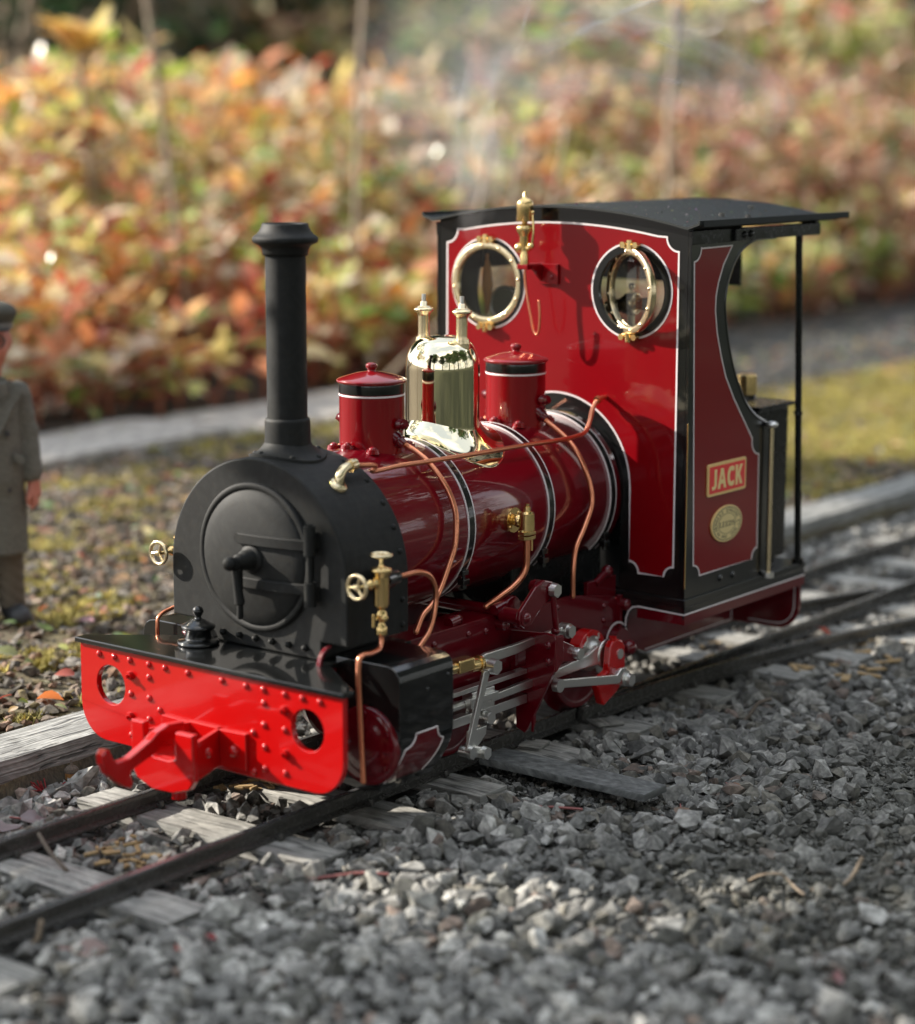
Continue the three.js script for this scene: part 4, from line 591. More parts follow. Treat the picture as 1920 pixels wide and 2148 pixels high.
// bunker at the back of the cab and fittings inside
part('coal_bunker', [box(293, 321, 45.4, 113.6, -52, 50, 0.8), box(292, 323, 113.6, 115.4, -53, 52, 0.4), box(283, 294, 45.4, 108, 30, 60, 0.6)], M.satin, L);
const fl = part('water_filler', [lathe([[4.2, 108], [4.2, 117], [0, 117]], [318, 0, 30])], M.satin, L);
part('filler_cap', lathe([[4.4, 117], [4.5, 117.6], [4.5, 125.6], [4.2, 126.2], [0, 126.2]], [318, 0, 30], [0, 1, 0], 22).toNonIndexed(), M.brass, fl);
{
  const bh = part('backhead', [cyl([213.4, 86, 0], [219, 86, 0], 31)], M.satin, L);
  part('regulator_handle', [lathe([[0, -12.6], [0.7, -12], [1.5, -7], [2.5, 0.5], [2, 6], [1, 10.6], [0.5, 12.6], [0.9, 13.6], [0, 14.6]], [236, 166.4, -55])], mat('handleWood', { color: C(0.62, 0.30, 0.10), roughness: 0.5 }), bh);
  part('pressure_gauge', [lathe([[0, 0], [6.6, 0], [7.6, 0.5], [7.6, 5], [6.8, 5.6], [0, 5.6]], [244, 158.6, -48], [-1, 0.1, 0.1])], mat('gaugeGrey', { color: C(0.16, 0.17, 0.12), roughness: 0.45, clearcoat: 1, clearcoatRoughness: 0.2 }), bh);
  part('gauge_rim', [ringg([238.2, 159.2, -47.4], [-1, 0.1, 0.1], 7, 0.7)], M.steel, bh);
  part('steam_turret', [cyl([240, 160, 6], [240, 161.4, 14], 2.8), hex([240, 161.4, 13.6], [0, 0.1, 1], 3.6, 3), cyl([240, 161.8, 16.4], [240, 162.2, 19.6], 4.8), ringg([240, 162.2, 19.8], [0, 0, 1], 4.2, 0.8), cyl([240, 162, 19], [240, 162.6, 28], 2.6), cyl([240, 118, 18], [240, 158, 18], 1.6), ball([240, 169.4, 18], 1.5), cyl([240, 166, 18], [240, 169, 18], 0.7)], M.paleBrass, bh);
  part('gauge_pipe', tube([[244, 151.4, -48], [240, 138, -40], [222, 112, -16]], 1, 30), M.copper, bh);
}
// whistle on its bracket
{
  const w = part('whistle', [lathe([[0, 178], [1.8, 178], [2, 179], [1.9, 183], [1.5, 184], [1.6, 187], [2.1, 188], [2.1, 190.6], [2.4, 191.4], [3.4, 193], [3.6, 194.4], [3, 195.4], [1.2, 196], [1.2, 196.8], [3.5, 197], [3.5, 204], [3.2, 205.2], [2.2, 206.2], [0.9, 206.6], [0.7, 208.6], [0, 209.4]], [203, 0, -11]), ball([203, 186, -13.6], 2.2), cyl([203, 186, -13.4], [203, 186, -8], 1.2), ball([203, 187, -7.6], 1.5), tube([[203, 187, -7.4], [203, 192, -6.6], [203.2, 200.4, -7.2]], 0.55, 20, 8), ball([203.2, 200.6, -7.2], 0.9)], M.brass, L);
  part('whistle_bracket', [box(201, 212, 177.2, 179.4, -13.6, -8, 0.4), ext([[212, 179], [204, 179], [204, 177.6], [212, 171]], 'z', -8.6, -7.2, 0.2), box(210.6, 212, 171, 179.4, -9, 0.6, 0.2), rivet([210.6, 174, -2.4], [-1, 0, 0], 1)], M.cabRed, w);
  part('whistle_pipe', tube([[203, 178, -11], [203.2, 170, -10.4], [203.6, 158, -8], [203.8, 152, -6.6], [203.6, 150.4, -5], [203.2, 152, -3.6], [202.8, 158, -2.8], [202.6, 164.4, -3.2]], 0.55, 90), M.copper, w);
}
// name plate and works plate
function printed(name, W, H, draw, parent, x, y, z, wmm, hmm, extra) {
  const c = document.createElement('canvas'); c.width = W; c.height = H; draw(c.getContext('2d'), W, H);
  const t = new THREE.CanvasTexture(c); t.colorSpace = THREE.SRGBColorSpace; t.magFilter = THREE.LinearFilter;
  const m = new THREE.MeshPhysicalMaterial({ map: t, roughness: 0.55, clearcoat: 0.12, clearcoatRoughness: 0.3 }); m.name = name;
  const g = (extra ? new THREE.CircleGeometry(wmm / 2, 56).scale(1, hmm / wmm, 1) : new THREE.PlaneGeometry(wmm, hmm)).toNonIndexed(); g.userData.keepUV = true; g.translate(x, y, z);
  return part(name, g, m, parent);
}
{
  const rr = (w, h, r) => [...arc(w / 2 - r, h / 2 - r, r, 0, 90, 5), ...arc(-w / 2 + r, h / 2 - r, r, 90, 180, 5), ...arc(-w / 2 + r, -h / 2 + r, r, 180, 270, 5), ...arc(w / 2 - r, -h / 2 + r, r, 270, 360, 5)].map(([x, y]) => [x + 242.6, y + 92.6]);
  const plateGold = mat('plateGold', { color: C(0.80, 0.54, 0.22), roughness: 0.4, metalness: 0.2 });
  const np = part('name_plate', ext(rr(31, 13.6, 1.2), 'z', 64.3, 65.1, 0.15), plateGold, L);
  part('plate_field', ext(rr(28.6, 11.2, 0.4), 'z', 65.05, 65.16), mat('plateRed', { color: C(0.78, 0.006, 0.008), roughness: 0.4, clearcoat: 0.8, clearcoatRoughness: 0.15 }), np);
  const { FontLoader } = await import('three/addons/loaders/FontLoader.js'); const font = await new FontLoader().loadAsync('fonts/droid/droid_sans_bold.typeface.json');
  const gs = []; let cx = 0; for (const ch of 'JACK') { const g = new THREE.ExtrudeGeometry(font.generateShapes(ch, 8.2), { depth: 0.14, bevelEnabled: true, bevelSize: 0.24, bevelThickness: 0.06, bevelSegments: 1, curveSegments: 10 }); g.computeBoundingBox(); const b = g.boundingBox; g.translate(cx - b.min.x, -b.min.y, 0); g.scale(1, 8.4 / (b.max.y - b.min.y), 1); cx += b.max.x - b.min.x + 1.0; gs.push(g); }
  const tx = mergeGeometries(gs); tx.computeBoundingBox(); const tb = tx.boundingBox, k = 24.6 / (tb.max.x - tb.min.x); tx.translate(-(tb.max.x + tb.min.x) / 2, -(tb.max.y + tb.min.y) / 2, 0).scale(k, 8.4 / (tb.max.y - tb.min.y), 1).translate(242.6, 92.6, 65.1);
  part('lettering', tx, mat('plateCream', { color: C(0.86, 0.66, 0.30), roughness: 0.4, metalness: 0.2 }), np);
  const el = (a, b, n = 60) => Array.from({ length: n }, (_, i) => [243.2 + a * Math.cos(i / n * 6.2832), 72.9 + b * Math.sin(i / n * 6.2832)]);
  const wp = part('works_plate', ext(el(12.4, 7.7), 'z', 64.3, 65.2, 0.2), plateGold, L);
  printed('plate_print', 512, 320, (g, W, H) => {
    g.fillStyle = '#d8c388'; g.fillRect(0, 0, W, H); g.translate(W / 2, H / 2); g.scale(1, H / W);
    const ring = (r, w, s) => { g.strokeStyle = s; g.lineWidth = w; g.beginPath(); g.arc(0, 0, r, 0, 7); g.stroke(); };
    ring(236, 10, '#15170f'); ring(148, 7, '#15170f'); g.fillStyle = '#15170f'; g.textAlign = 'center'; g.textBaseline = 'middle';
    const round = (s, r, a0, a1, top, size) => { g.font = 'bold ' + size + 'px serif'; [...s].forEach((ch, i) => { const a = a0 + (a1 - a0) * i / (s.length - 1); g.save(); g.translate(r * Math.sin(a), -r * Math.cos(a)); g.rotate(top ? a : a + Math.PI); g.fillText(ch, 0, 0); g.restore(); }); };
    round('HUNSLET ENGINE Cº', 192, -1.85, 1.85, true, 68); round('No 684  1898', 192, Math.PI + 0.92, Math.PI - 0.92, false, 58);
    g.scale(1, 1.25); g.font = 'bold 84px serif'; g.fillText('LEEDS', 0, 4);
  }, wp, 243.2, 72.9, 65.23, 24, 14.8, true);
}
// ---------------------------------------------------------------- small figure at the left edge
function sdfMesh(f, c, h, res) {
  const mc = new MarchingCubes(res, new THREE.MeshStandardMaterial(), false, false, 200000), n = mc.size, hs = n / 2; mc.isolation = 0;
  for (let k = 0; k < n; k++) for (let j = 0; j < n; j++) for (let i = 0; i < n; i++) mc.field[k * n * n + j * n + i] = -f(c[0] + (i - hs) / hs * h, c[1] + (j - hs) / hs * h, c[2] + (k - hs) / hs * h);
  mc.update();
  let g = new THREE.BufferGeometry(); g.setAttribute('position', new THREE.BufferAttribute(mc.positionArray.slice(0, mc.count * 3), 3));
  g.scale(h, h, h).translate(...c); g = mergeVertices(g, 0.01); g.computeVertexNormals(); return g;
}
const cap2 = (a, b, ra, rb) => { const A = V(...a), B = V(...b), d = B.clone().sub(A), l2 = Math.max(d.lengthSq(), 1e-6); return (x, y, z) => { const t = clamp(((x - A.x) * d.x + (y - A.y) * d.y + (z - A.z) * d.z) / l2); return Math.hypot(x - A.x - d.x * t, y - A.y - d.y * t, z - A.z - d.z * t) - lerp(ra, rb, t); }; };
const ell = (c, r) => (x, y, z) => { const q = Math.hypot((x - c[0]) / r[0], (y - c[1]) / r[1], (z - c[2]) / r[2]); return (q - 1) * Math.min(...r); };
const blend = (fs, k) => (x, y, z) => { let d = 1e9; for (const f of fs) { const e = f(x, y, z), h = clamp(0.5 + 0.5 * (d - e) / k); d = lerp(d, e, h) - k * h * (1 - h); } return d; };
{
  const P = thing('person', 'small model figure in a grey overcoat and flat cap, cut by the left edge', 'figurine', [0, 0, 0]);
  P.position.set(0.131, 0.003, -0.266); P.rotation.y = -0.69;
  const skin = mat('figureSkin', { color: C(0.42, 0.15, 0.10), roughness: 0.55 }), coatM = mat('coatGrey', { color: C(0.23, 0.23, 0.205), roughness: 0.92, map: stoneT, bumpMap: speckT, bumpScale: 0.0002 }, 14), trouser = mat('trouserGrey', { color: C(0.10, 0.085, 0.065), roughness: 0.95 }), shoeM = mat('shoeBlack', { color: C(0.03, 0.032, 0.036), roughness: 0.55 }), capM = mat('capGrey', { color: C(0.06, 0.058, 0.045), roughness: 0.9 });
  // one continuous body: head, neck, trunk, arms, legs
  const limbs = []; for (const s of [1, -1]) limbs.push(cap2([13 * s, 109, -1], [16.2 * s, 90, -2], 4.6, 3.8), cap2([16.2 * s, 90, -2], [18 * s, 70, 1.5], 3.8, 2.9), cap2([5.5 * s, 52, 0], [6 * s, 28, 0.5], 6, 4.6), cap2([6 * s, 28, 0.5], [6.3 * s, 7, -0.5], 4.4, 3.2));
  const headF = [ell([0, 135, 0], [9.6, 12.8, 11]), ell([0, 126.8, 3], [7.2, 6.4, 7.2]), ell([0, 133, 10.8], [1.9, 3.2, 2.8]), ell([5, 130.5, 7.4], [3, 3, 2.6]), ell([-5, 130.5, 7.4], [3, 3, 2.6]), ell([9.6, 134, -0.5], [1.4, 3, 2]), ell([-9.6, 134, -0.5], [1.4, 3, 2])];
  part('body', sdfMesh(blend([...headF, cap2([0, 112, -1], [0, 124, 0], 5.6, 5.4), cap2([0, 62, 0], [0, 104, -1], 11.5, 13), ...limbs], 2.6), [0, 78, 0], 82, 104), skin, P);
  for (const s of [1, -1]) {       // hands: palm, thumb and four curled fingers grown together
    const w = [18.2 * s, 69, 1.6], fs = [cap2(w, [18.6 * s, 62.5, 2.6], 3.1, 3.4), cap2([17.2 * s, 63, 3.4], [17 * s, 60, 4.4], 2.6, 2.2)];
    [[-0.2, 4.6, 5.3], [0, 2.9, 5.9], [0.1, 1.2, 5.7], [0, -0.3, 4.8]].forEach(([dx, dz, l]) => fs.push(cap2([(18.8 + dx) * s, 61.5, 1 + dz], [(19.4 + dx) * s, 61.5 - l * 0.62, 1.6 + dz], 1.25, 1.15), cap2([(19.4 + dx) * s, 61.5 - l * 0.62, 1.6 + dz], [(17.3 + dx) * s, 61.5 - l, 2.2 + dz], 1.1, 0.9)));
    fs.push(cap2([17 * s, 64.5, 4.8], [15.8 * s, 60.5, 7.4], 1.4, 1.1), cap2([15.8 * s, 60.5, 7.4], [15.9 * s, 57.6, 7.6], 1.1, 0.9));
    part('hand', sdfMesh(blend(fs, 0.7), [18 * s, 62, 3.4], 10.5, 56), skin, P);
  }
  const coatF = [cap2([0, 70, 0], [0, 103, -1], 14, 13.6), cap2([9, 108, -1], [-9, 108, -1], 6.6, 6.6)];
  const sleeves = []; for (const s of [1, -1]) sleeves.push(cap2([12.6 * s, 109, -1.4], [16 * s, 91, -2], 6.1, 5.4), cap2([16 * s, 91, -2], [17.6 * s, 72, 1.4], 5.4, 5.2));
  const skirt = (x, y, z) => { const t = clamp((84 - y) / 50), r = Math.hypot(x * lerp(1, 0.96, t), z * 1.12) - lerp(13, 15.4, t) - 0.5 * t * Math.sin(Math.atan2(z, x) * 7); return Math.max(r, y - 86, 34.5 - y, -(Math.hypot(x, z * 1.12) - lerp(11, 13.6, t) + (y > 42 ? 99 : 0))); };
  const body = blend([...coatF, skirt], 1.8), arms = blend(sleeves, 1.6);
  const coat = part('overcoat', sdfMesh((x, y, z) => Math.max(Math.min(body(x, y, z), arms(x, y, z) + 0.1 * Math.sin(y * 0.8)), 66.6 - y > 0 && Math.abs(x) > 15.6 ? 66.6 - y : -9, 34 - y), [0, 74, 0], 48, 96), coatM, P);
  part('lapel', both((s) => ext([[1.2 * s, 91], [2.4 * s, 104], [5.4 * s, 117.5], [9.6 * s, 117], [15 * s, 111.6], [12.4 * s, 107.6], [9.8 * s, 103.6], [4 * s, 92]], 'z', -0.6, 0.9, 0.4).translate(0, -92, 0).rotateX(-0.24).translate(0, 92, 14.2)), coatM, coat);
  part('collar', lathe([[6.4, 112], [6.8, 116], [7.4, 118], [7.9, 116.4], [8.4, 111]], [0, 0, -1.6], [0, 1, 0.1]), coatM, coat);
  part('button', [92, 78, 65.5].flatMap((y) => [7, -7].map((x) => { const t = clamp((84 - y) / 50), z = y > 84 ? Math.sqrt(14.4 ** 2 - x * x) - 0.2 : Math.sqrt((lerp(13, 15.4, t)) ** 2 - x * x) / 1.12 + 0.6; return cyl([x, y, z - 1], [x, y, z + 0.7], 1.35, 1.2, 16); })), shoeM, coat);
  part('pocket_flap', both((s) => ext([[9.5, 82.5], [14.4, 80.5], [14.6, 77], [9.7, 78.6]].map(([x, y]) => [x * s, y]), 'z', 8.4, 11.4, 0.3)), coatM, coat);
  const tr = []; for (const s of [1, -1]) tr.push(cap2([5.8 * s, 52, 0], [6.2 * s, 28, 0.4], 7.2, 6.4), cap2([6.2 * s, 28, 0.4], [6.6 * s, 9, 0], 6.4, 6.2));
  part('trousers', sdfMesh((x, y, z) => Math.max(blend(tr, 0.6)(x, y, z) + 0.25 * Math.sin(y * 1.1 + x), 7.6 - y), [0, 30, 0], 30, 60), trouser, P);
  part('shoe', both((s) => sdfMesh((x, y, z) => Math.max(blend([cap2([7 * s, 5, -3], [10.4 * s, 4.4, 10.5], 5.4, 5), cap2([6.6 * s, 6, -2], [6.6 * s, 11, -1], 5.6, 5.2)], 1.5)(x, y, z), 0.2 - y), [7.5 * s, 6, 3], 15, 44)), shoeM, P);
  const hat = part('flat_cap', sdfMesh(blend([ell([0, 147.4, -1], [13.6, 5.6, 14.4]), ell([0, 143, -0.6], [11.2, 4.6, 12])], 2), [0, 146, 0], 20, 60), capM, P);
  part('cap_band', lathe([[10.6, 139.6], [11.4, 139.8], [11.5, 143], [10.8, 143.4]], [0, 0, -0.4]).scale(1, 1, 1.08), mat('bandGrey', { color: C(0.17, 0.165, 0.15), roughness: 0.9 }), hat);
  part('visor', ext([...arc(0, 4, 10.6, 20, 160, 12), ...arc(0, -1, 10.4, 160, 20, 12).map(([x, y]) => [x * 0.98, y + 1.4])], 'y', 139.6, 140.8, 0.3).translate(0, 0, 2.4), shoeM, hat);
  part('spectacles', both((s) => mergeGeometries([ringg([4.3 * s, 134.6, 10.2], [0.28 * s, 0, 1], 2.9, 0.42, 24).toNonIndexed(), cyl([6.9 * s, 135, 9.2], [9.7 * s, 135.4, -1], 0.4, 0.4, 8).toNonIndexed(), cyl([1.6 * s, 134.8, 11], [0, 135, 12], 0.4, 0.4, 8).toNonIndexed()])), shoeM, P);
  part('eye', both((s) => ball([4.2 * s, 134.5, 8.9], 1.3)), shoeM, P);
  part('mouth', cyl([-3, 126.3, 9.9], [3, 126.3, 9.9], 0.5, 0.5, 8), mat('lip', { color: C(0.25, 0.05, 0.04), roughness: 0.5 }), P);
  part('hair', sdfMesh(blend([ell([0, 137, -3.2], [10.2, 9.6, 9.4])], 1), [0, 137, -3], 12, 36), trouser, P);
}

// ---------------------------------------------------------------- shrubs behind the path
function leafGeo(w, fold, curl, n = 4) {
  const p = [], ix = []; for (let i = 0; i <= n; i++) { const t = i / n, h = w * Math.pow(Math.sin(Math.PI * Math.min(1, 0.06 + t * 0.94)), 0.8) * (1 - 0.25 * t), y = curl * (t * t - 0.3 * t); p.push(-h, y + fold * h, t, 0, y, t, h, y + fold * h, t); }
  for (let i = 0; i < n; i++) { const a = i * 3; ix.push(a, a + 1, a + 3, a + 1, a + 4, a + 3, a + 1, a + 2, a + 4, a + 2, a + 5, a + 4); }
  const g = new THREE.BufferGeometry(); g.setAttribute('position', new THREE.Float32BufferAttribute(p, 3)); g.setIndex(ix); g.computeVertexNormals(); return g.toNonIndexed();
}
const leaves = [leafGeo(0.26, 0.25, -0.25), leafGeo(0.32, 0.4, -0.4), leafGeo(0.22, 0.15, 0.2)];
const palettes = {
  gold: [[0.82, 0.66, 0.24], [0.84, 0.70, 0.46], [0.82, 0.38, 0.08], [0.86, 0.76, 0.62], [0.80, 0.46, 0.22], [0.54, 0.56, 0.12], [0.36, 0.46, 0.08], [0.82, 0.68, 0.36], [0.62, 0.15, 0.05], [0.20, 0.32, 0.06], [0.80, 0.48, 0.16], [0.34, 0.06, 0.04], [0.72, 0.28, 0.12]],
  mixed: [[0.82, 0.76, 0.52], [0.76, 0.70, 0.28], [0.50, 0.58, 0.12], [0.26, 0.40, 0.07], [0.82, 0.66, 0.44], [0.76, 0.40, 0.12], [0.44, 0.12, 0.07], [0.16, 0.30, 0.07], [0.80, 0.58, 0.42], [0.40, 0.48, 0.12]],
  russet: [[0.58, 0.32, 0.20], [0.72, 0.54, 0.40], [0.64, 0.50, 0.24], [0.44, 0.14, 0.09], [0.58, 0.44, 0.18], [0.34, 0.38, 0.12], [0.70, 0.50, 0.42], [0.34, 0.18, 0.11], [0.16, 0.24, 0.06], [0.28, 0.08, 0.06], [0.46, 0.44, 0.16]],
  green: [[0.035, 0.085, 0.03], [0.05, 0.12, 0.04], [0.03, 0.07, 0.03], [0.09, 0.15, 0.06], [0.14, 0.12, 0.08]],
};
function shrub(name, label, seed, o) {
  const S = thing(name, label, 'shrub', [(o.x0 + o.x1) / 2, 0, (o.z0 + o.z1) / 2]), r = rng(seed), it = [], stems = [], pal = palettes[o.pal], up = V(0, 1, 0);
  for (let i = 0, tries = 0; i < o.n && tries < o.n * 12; tries++) {
    const x = lerp(o.x0, o.x1, r()), z = lerp(o.z0, o.z1, r()), h = lerp(o.h0, o.h1, r()) * (0.8 + 0.5 * fbm(x / 260, seed, z / 260, 2)) * (o.front ? lerp(0.55, 1, smooth(o.z1, o.z1 - 260, z)) : 1), gy = bedY(x, z);
    const tx = x + (r() - 0.5) * 0.55 * h, tz = z + (r() - 0.3) * 0.5 * h, top = gy + h;
    if (!inView(tx, top * 0.7, tz, 0.28) || (o.front && fbm(x / 95, seed + 3, z / 95, 2) < -0.07)) continue; i++;
    const base = V(x, gy - 4, z), tip = V(tx, top, tz), tone = pal[Math.floor(r() * pal.length)];
    if (r() < 0.6) stems.push(tube([base.toArray(), base.clone().lerp(tip, 0.5).add(V((r() - 0.5) * 14, 6, (r() - 0.5) * 14)).toArray(), tip.toArray()], o.leaf * (0.045 + 0.05 * r()), 8, 5));
    const k = o.k ?? 11, ph = r() * 6.28;
    for (let j = 0; j < k; j++) {
      const t = j < k * 0.5 ? 0.86 + 0.14 * r() : 0.2 + 0.75 * r(), p = base.clone().lerp(tip, t), a = ph + j * 2.4, el = j < k * 0.5 ? 0.1 + 0.9 * r() : -0.3 + 0.9 * r();
      const d = V(Math.cos(a) * Math.cos(el), Math.sin(el), Math.sin(a) * Math.cos(el)), sd = V().crossVectors(up, d).normalize(), nm = V().crossVectors(d, sd), q = new THREE.Quaternion().setFromRotationMatrix(new THREE.Matrix4().makeBasis(sd, nm, d)).multiply(new THREE.Quaternion().setFromEuler(new THREE.Euler(0, 0, (r() - 0.5) * 1.4)));
      const old = o.front && t < 0.62 && r() < 0.42, L0 = o.leaf * (0.4 + 1.05 * r() * r() + 0.25 * r()), c = old ? [0.27, 0.045, 0.035] : r() < 0.62 ? tone : pal[Math.floor(r() * pal.length)], m = 0.7 + 0.5 * r();
      it.push({ p: [p.x + d.x * L0 * 0.1, p.y, p.z + d.z * L0 * 0.1], q, s: [L0, L0, L0], c: c.map((v) => v * m) });
    }
  }
  if (stems.length) part('stems', stems, o.stem ?? M.stalk, S).userData.kind = 'stuff';
  spread('foliage', leaves, M.leaf, it, S); return S;
}
const stemRed = mat('stemRed', { color: C(0.46, 0.17, 0.10), roughness: 0.7 });
shrub('autumn_shrub', 'low orange and yellow leafy shrub filling the left behind the small figure', 21, { x0: 480, x1: 1400, z0: -1180, z1: -735, h0: 50, h1: 210, n: 640, leaf: 30, pal: 'gold', stem: stemRed, front: true });
shrub('autumn_shrub', 'tall golden shrub rising behind the orange one at the upper left', 22, { x0: 700, x1: 1900, z0: -1700, z1: -1150, h0: 150, h1: 300, n: 480, leaf: 36, pal: 'gold' });
shrub('autumn_shrub', 'green and cream leafy shrub between the chimney and the cab', 23, { x0: 1150, x1: 2150, z0: -1250, z1: -760, h0: 50, h1: 210, n: 580, leaf: 30, pal: 'mixed', stem: stemRed, front: true });
shrub('autumn_shrub', 'russet and pink shrub right of the cab above the mossy bank', 24, { x0: 1900, x1: 3500, z0: -1450, z1: -790, h0: 110, h1: 330, n: 1200, leaf: 30, pal: 'russet', stem: stemRed, front: true });
shrub('autumn_shrub', 'pale orange shrub at the upper right behind the russet one', 25, { x0: 2500, x1: 4600, z0: -2600, z1: -1500, h0: 300, h1: 560, n: 800, leaf: 58, pal: 'mixed' });
shrub('evergreen_shrub', 'dark green bushy shrub at the top centre behind the golden leaves', 26, { x0: 1500, x1: 5200, z0: -4200, z1: -2300, h0: 300, h1: 900, n: 1000, leaf: 95, k: 13, pal: 'green' });
shrub('evergreen_shrub', 'dark green mass at the back behind all the other shrubs', 27, { x0: 1500, x1: 16000, z0: -8600, z1: -5600, h0: 900, h1: 1700, n: 1900, leaf: 210, k: 14, pal: 'green' });
{ // yellow rosette standing clear at the top left
  const R0 = thing('rosette_plant', 'yellow rosette of broad leaves on a thick stem at the top left corner', 'plant', [876, 0, -1010]), r = rng(31), it = [];
  part('stem', tube([[880, 10, -1010], [872, 90, -1013], [884, 190, -1015], [872, 300, -1012]], 3.4, 24, 8), M.stalk, R0);
  const lg = leaves.map((g) => finish(g, M.leaf, V(0, 0, 0))), tones = [[0.66, 0.48, 0.14], [0.70, 0.40, 0.10], [0.60, 0.50, 0.20]].map((c) => { const m = M.leaf.clone(); m.color.setRGB(...c); m.name = 'rosette_leaf'; return m; });
  for (let i = 0; i < 22; i++) { const low = i > 12, a = i * 2.4, el = low ? 0.1 : 0.25 + 0.75 * r(), d = V(Math.cos(a) * Math.cos(el), Math.sin(el), Math.sin(a) * Math.cos(el)), sd = V().crossVectors(V(0, 1, 0), d).normalize(), nm = V().crossVectors(d, sd), m = new THREE.Mesh(lg[i % 3], tones[i % 3]); m.name = 'leaf'; m.quaternion.setFromRotationMatrix(new THREE.Matrix4().makeBasis(sd, nm, d)); const s = 46 + 16 * r(); m.scale.setScalar(s); m.position.set(-0.004, low ? 0.236 : 0.302, -0.002); m.castShadow = true; R0.add(m); }
}
[[[866, 374, -918], [861, 281, -898], 4, 'pale dry stalk leaning at the top left beside the yellow rosette'], [[1068, 382, -826], [1039, 221, -815], 4.2, 'tall tan stalk standing straight above the left brass safety valve'], [[972, 223, -571], [955, 151, -571], 3, 'short tan stalk just behind the brass whistle'], [[916, 227, -562], [899, 165, -564], 3, 'short slanting stalk left of the whistle above the left roof edge'], [[1244, 342, -587], [1213, 168, -574], 5, 'broad pale stalk rising from behind the middle of the cab roof'], [[1038, 231, -570], [1019, 169, -576], 2.8, 'pale stalk slanting just right of the whistle above the roof'], [[1011, 207, -516], [980, 167, -543], 2.8, 'lowest slanting pale stalk right of the whistle above the roof']].forEach(([a, b, r, lb], i) => {
  const d = [b[0] - a[0], b[1] - a[1], b[2] - a[2]], t = (b[1] - 0) / -d[1], g = [b[0] + d[0] * t, 0, b[2] + d[2] * t], S = thing('dry_stalk', lb, 'plant stalk', g, 'dry stalks among the shrubs');
  part('stem', tube([g, [lerp(g[0], a[0], 0.35) + 9 * Math.sin(i * 2.1), a[1] * 0.35, lerp(g[2], a[2], 0.35)], [lerp(g[0], a[0], 0.7) - 7 * Math.sin(i * 3.3), a[1] * 0.7, lerp(g[2], a[2], 0.7)], a], r * 0.72, 24, 8), M.stalk, S); part('seed_head', [ball(a, r * 1.5, 1, 1.7, 1)], M.stalk, S);
});

// ---------------------------------------------------------------- trees across the garden: they stand behind the camera and show in the polished paint and brass
{
  const r = rng(61), it = [], proto = thing('garden_tree', 'leafy tree across the garden, mirrored in the polished dome', 'tree', [0, 0, 0], 'trees across the garden, mirrored in the dome');
  part('trunk', [cyl([0, -100, 0], [40, 1700, 20], 110, 60, 14), tube([[30, 1200, 10], [300, 1900, 120], [520, 2500, 160]], 34, 12, 8), tube([[35, 1400, 10], [-240, 2000, -140], [-430, 2600, -90]], 30, 12, 8), tube([[40, 1600, 20], [60, 2400, 60], [20, 3200, 0]], 38, 12, 8)], M.bark, proto);
  for (let i = 0; i < 2600; i++) { const a = r() * 6.28, t = r(), R = 1150 * Math.sin(Math.PI * (0.12 + 0.86 * t)) * Math.pow(r(), 0.4) * (0.8 + 0.4 * Math.sin(a * 3 + t * 9)), y = 1100 + 2700 * t; it.push({ p: [R * Math.cos(a), y, R * Math.sin(a)], q: anyTurn(r), s: [240, 240, 240], c: palettes.green[i % 5].map((v) => v * (0.8 + 0.5 * r())) }); }
  spread('crown', leaves, M.leaf, it, proto);
  const spots = [[-6200, 4700, 1.5], [-4300, 7300, 2.2], [-1700, 6300, 1.3], [-100, 8600, 2.6], [2900, 6600, 1.7], [4700, 8200, 2.4], [7600, 5400, 1.5], [8800, 2400, 2.1], [9400, -200, 1.4], [-7900, 1500, 1.9], [-8200, -900, 1.1]];
  spots.forEach(([x, z, s], i) => { const t = i ? proto.clone() : proto; if (i) { t.name = numbered('garden_tree'); scene.add(t); } t.position.set(x * MM, 0, z * MM); t.rotation.y = i * 1.3; t.scale.set(s, s, s); });
  [[3800, -6800, 1.35], [5600, -6000, 1.5], [7000, -4600, 1.45], [8300, -3000, 1.5], [5000, -8600, 1.7], [9200, -5600, 1.7], [2600, -9400, 1.5]].forEach(([x, z, s], i) => { const t = proto.clone(); t.name = numbered('garden_tree'); scene.add(t); tag(t, 'tall leafy tree far behind the shrubs, dark in the cab roof\'s sheen', 'tree', 'trees far behind the shrubs'); t.position.set(x * MM, 0, z * MM); t.rotation.y = i * 2.1; t.scale.set(s, s, s); });
  const wall = thing('garden_hedge', 'clipped dark hedge across the garden behind the camera', 'hedge', [1500, 0, 4600]), h = [], rr = rng(62);
  for (let i = 0; i < 7000; i++) h.push({ p: [-6000 + 15000 * rr(), 2300 * Math.pow(rr(), 0.8), 4600 + 500 * (rr() - 0.5)], q: anyTurn(rr), s: [150, 150, 150], c: palettes.green[i % 4] });
  spread('foliage', leaves, M.leaf, h, wall);
}

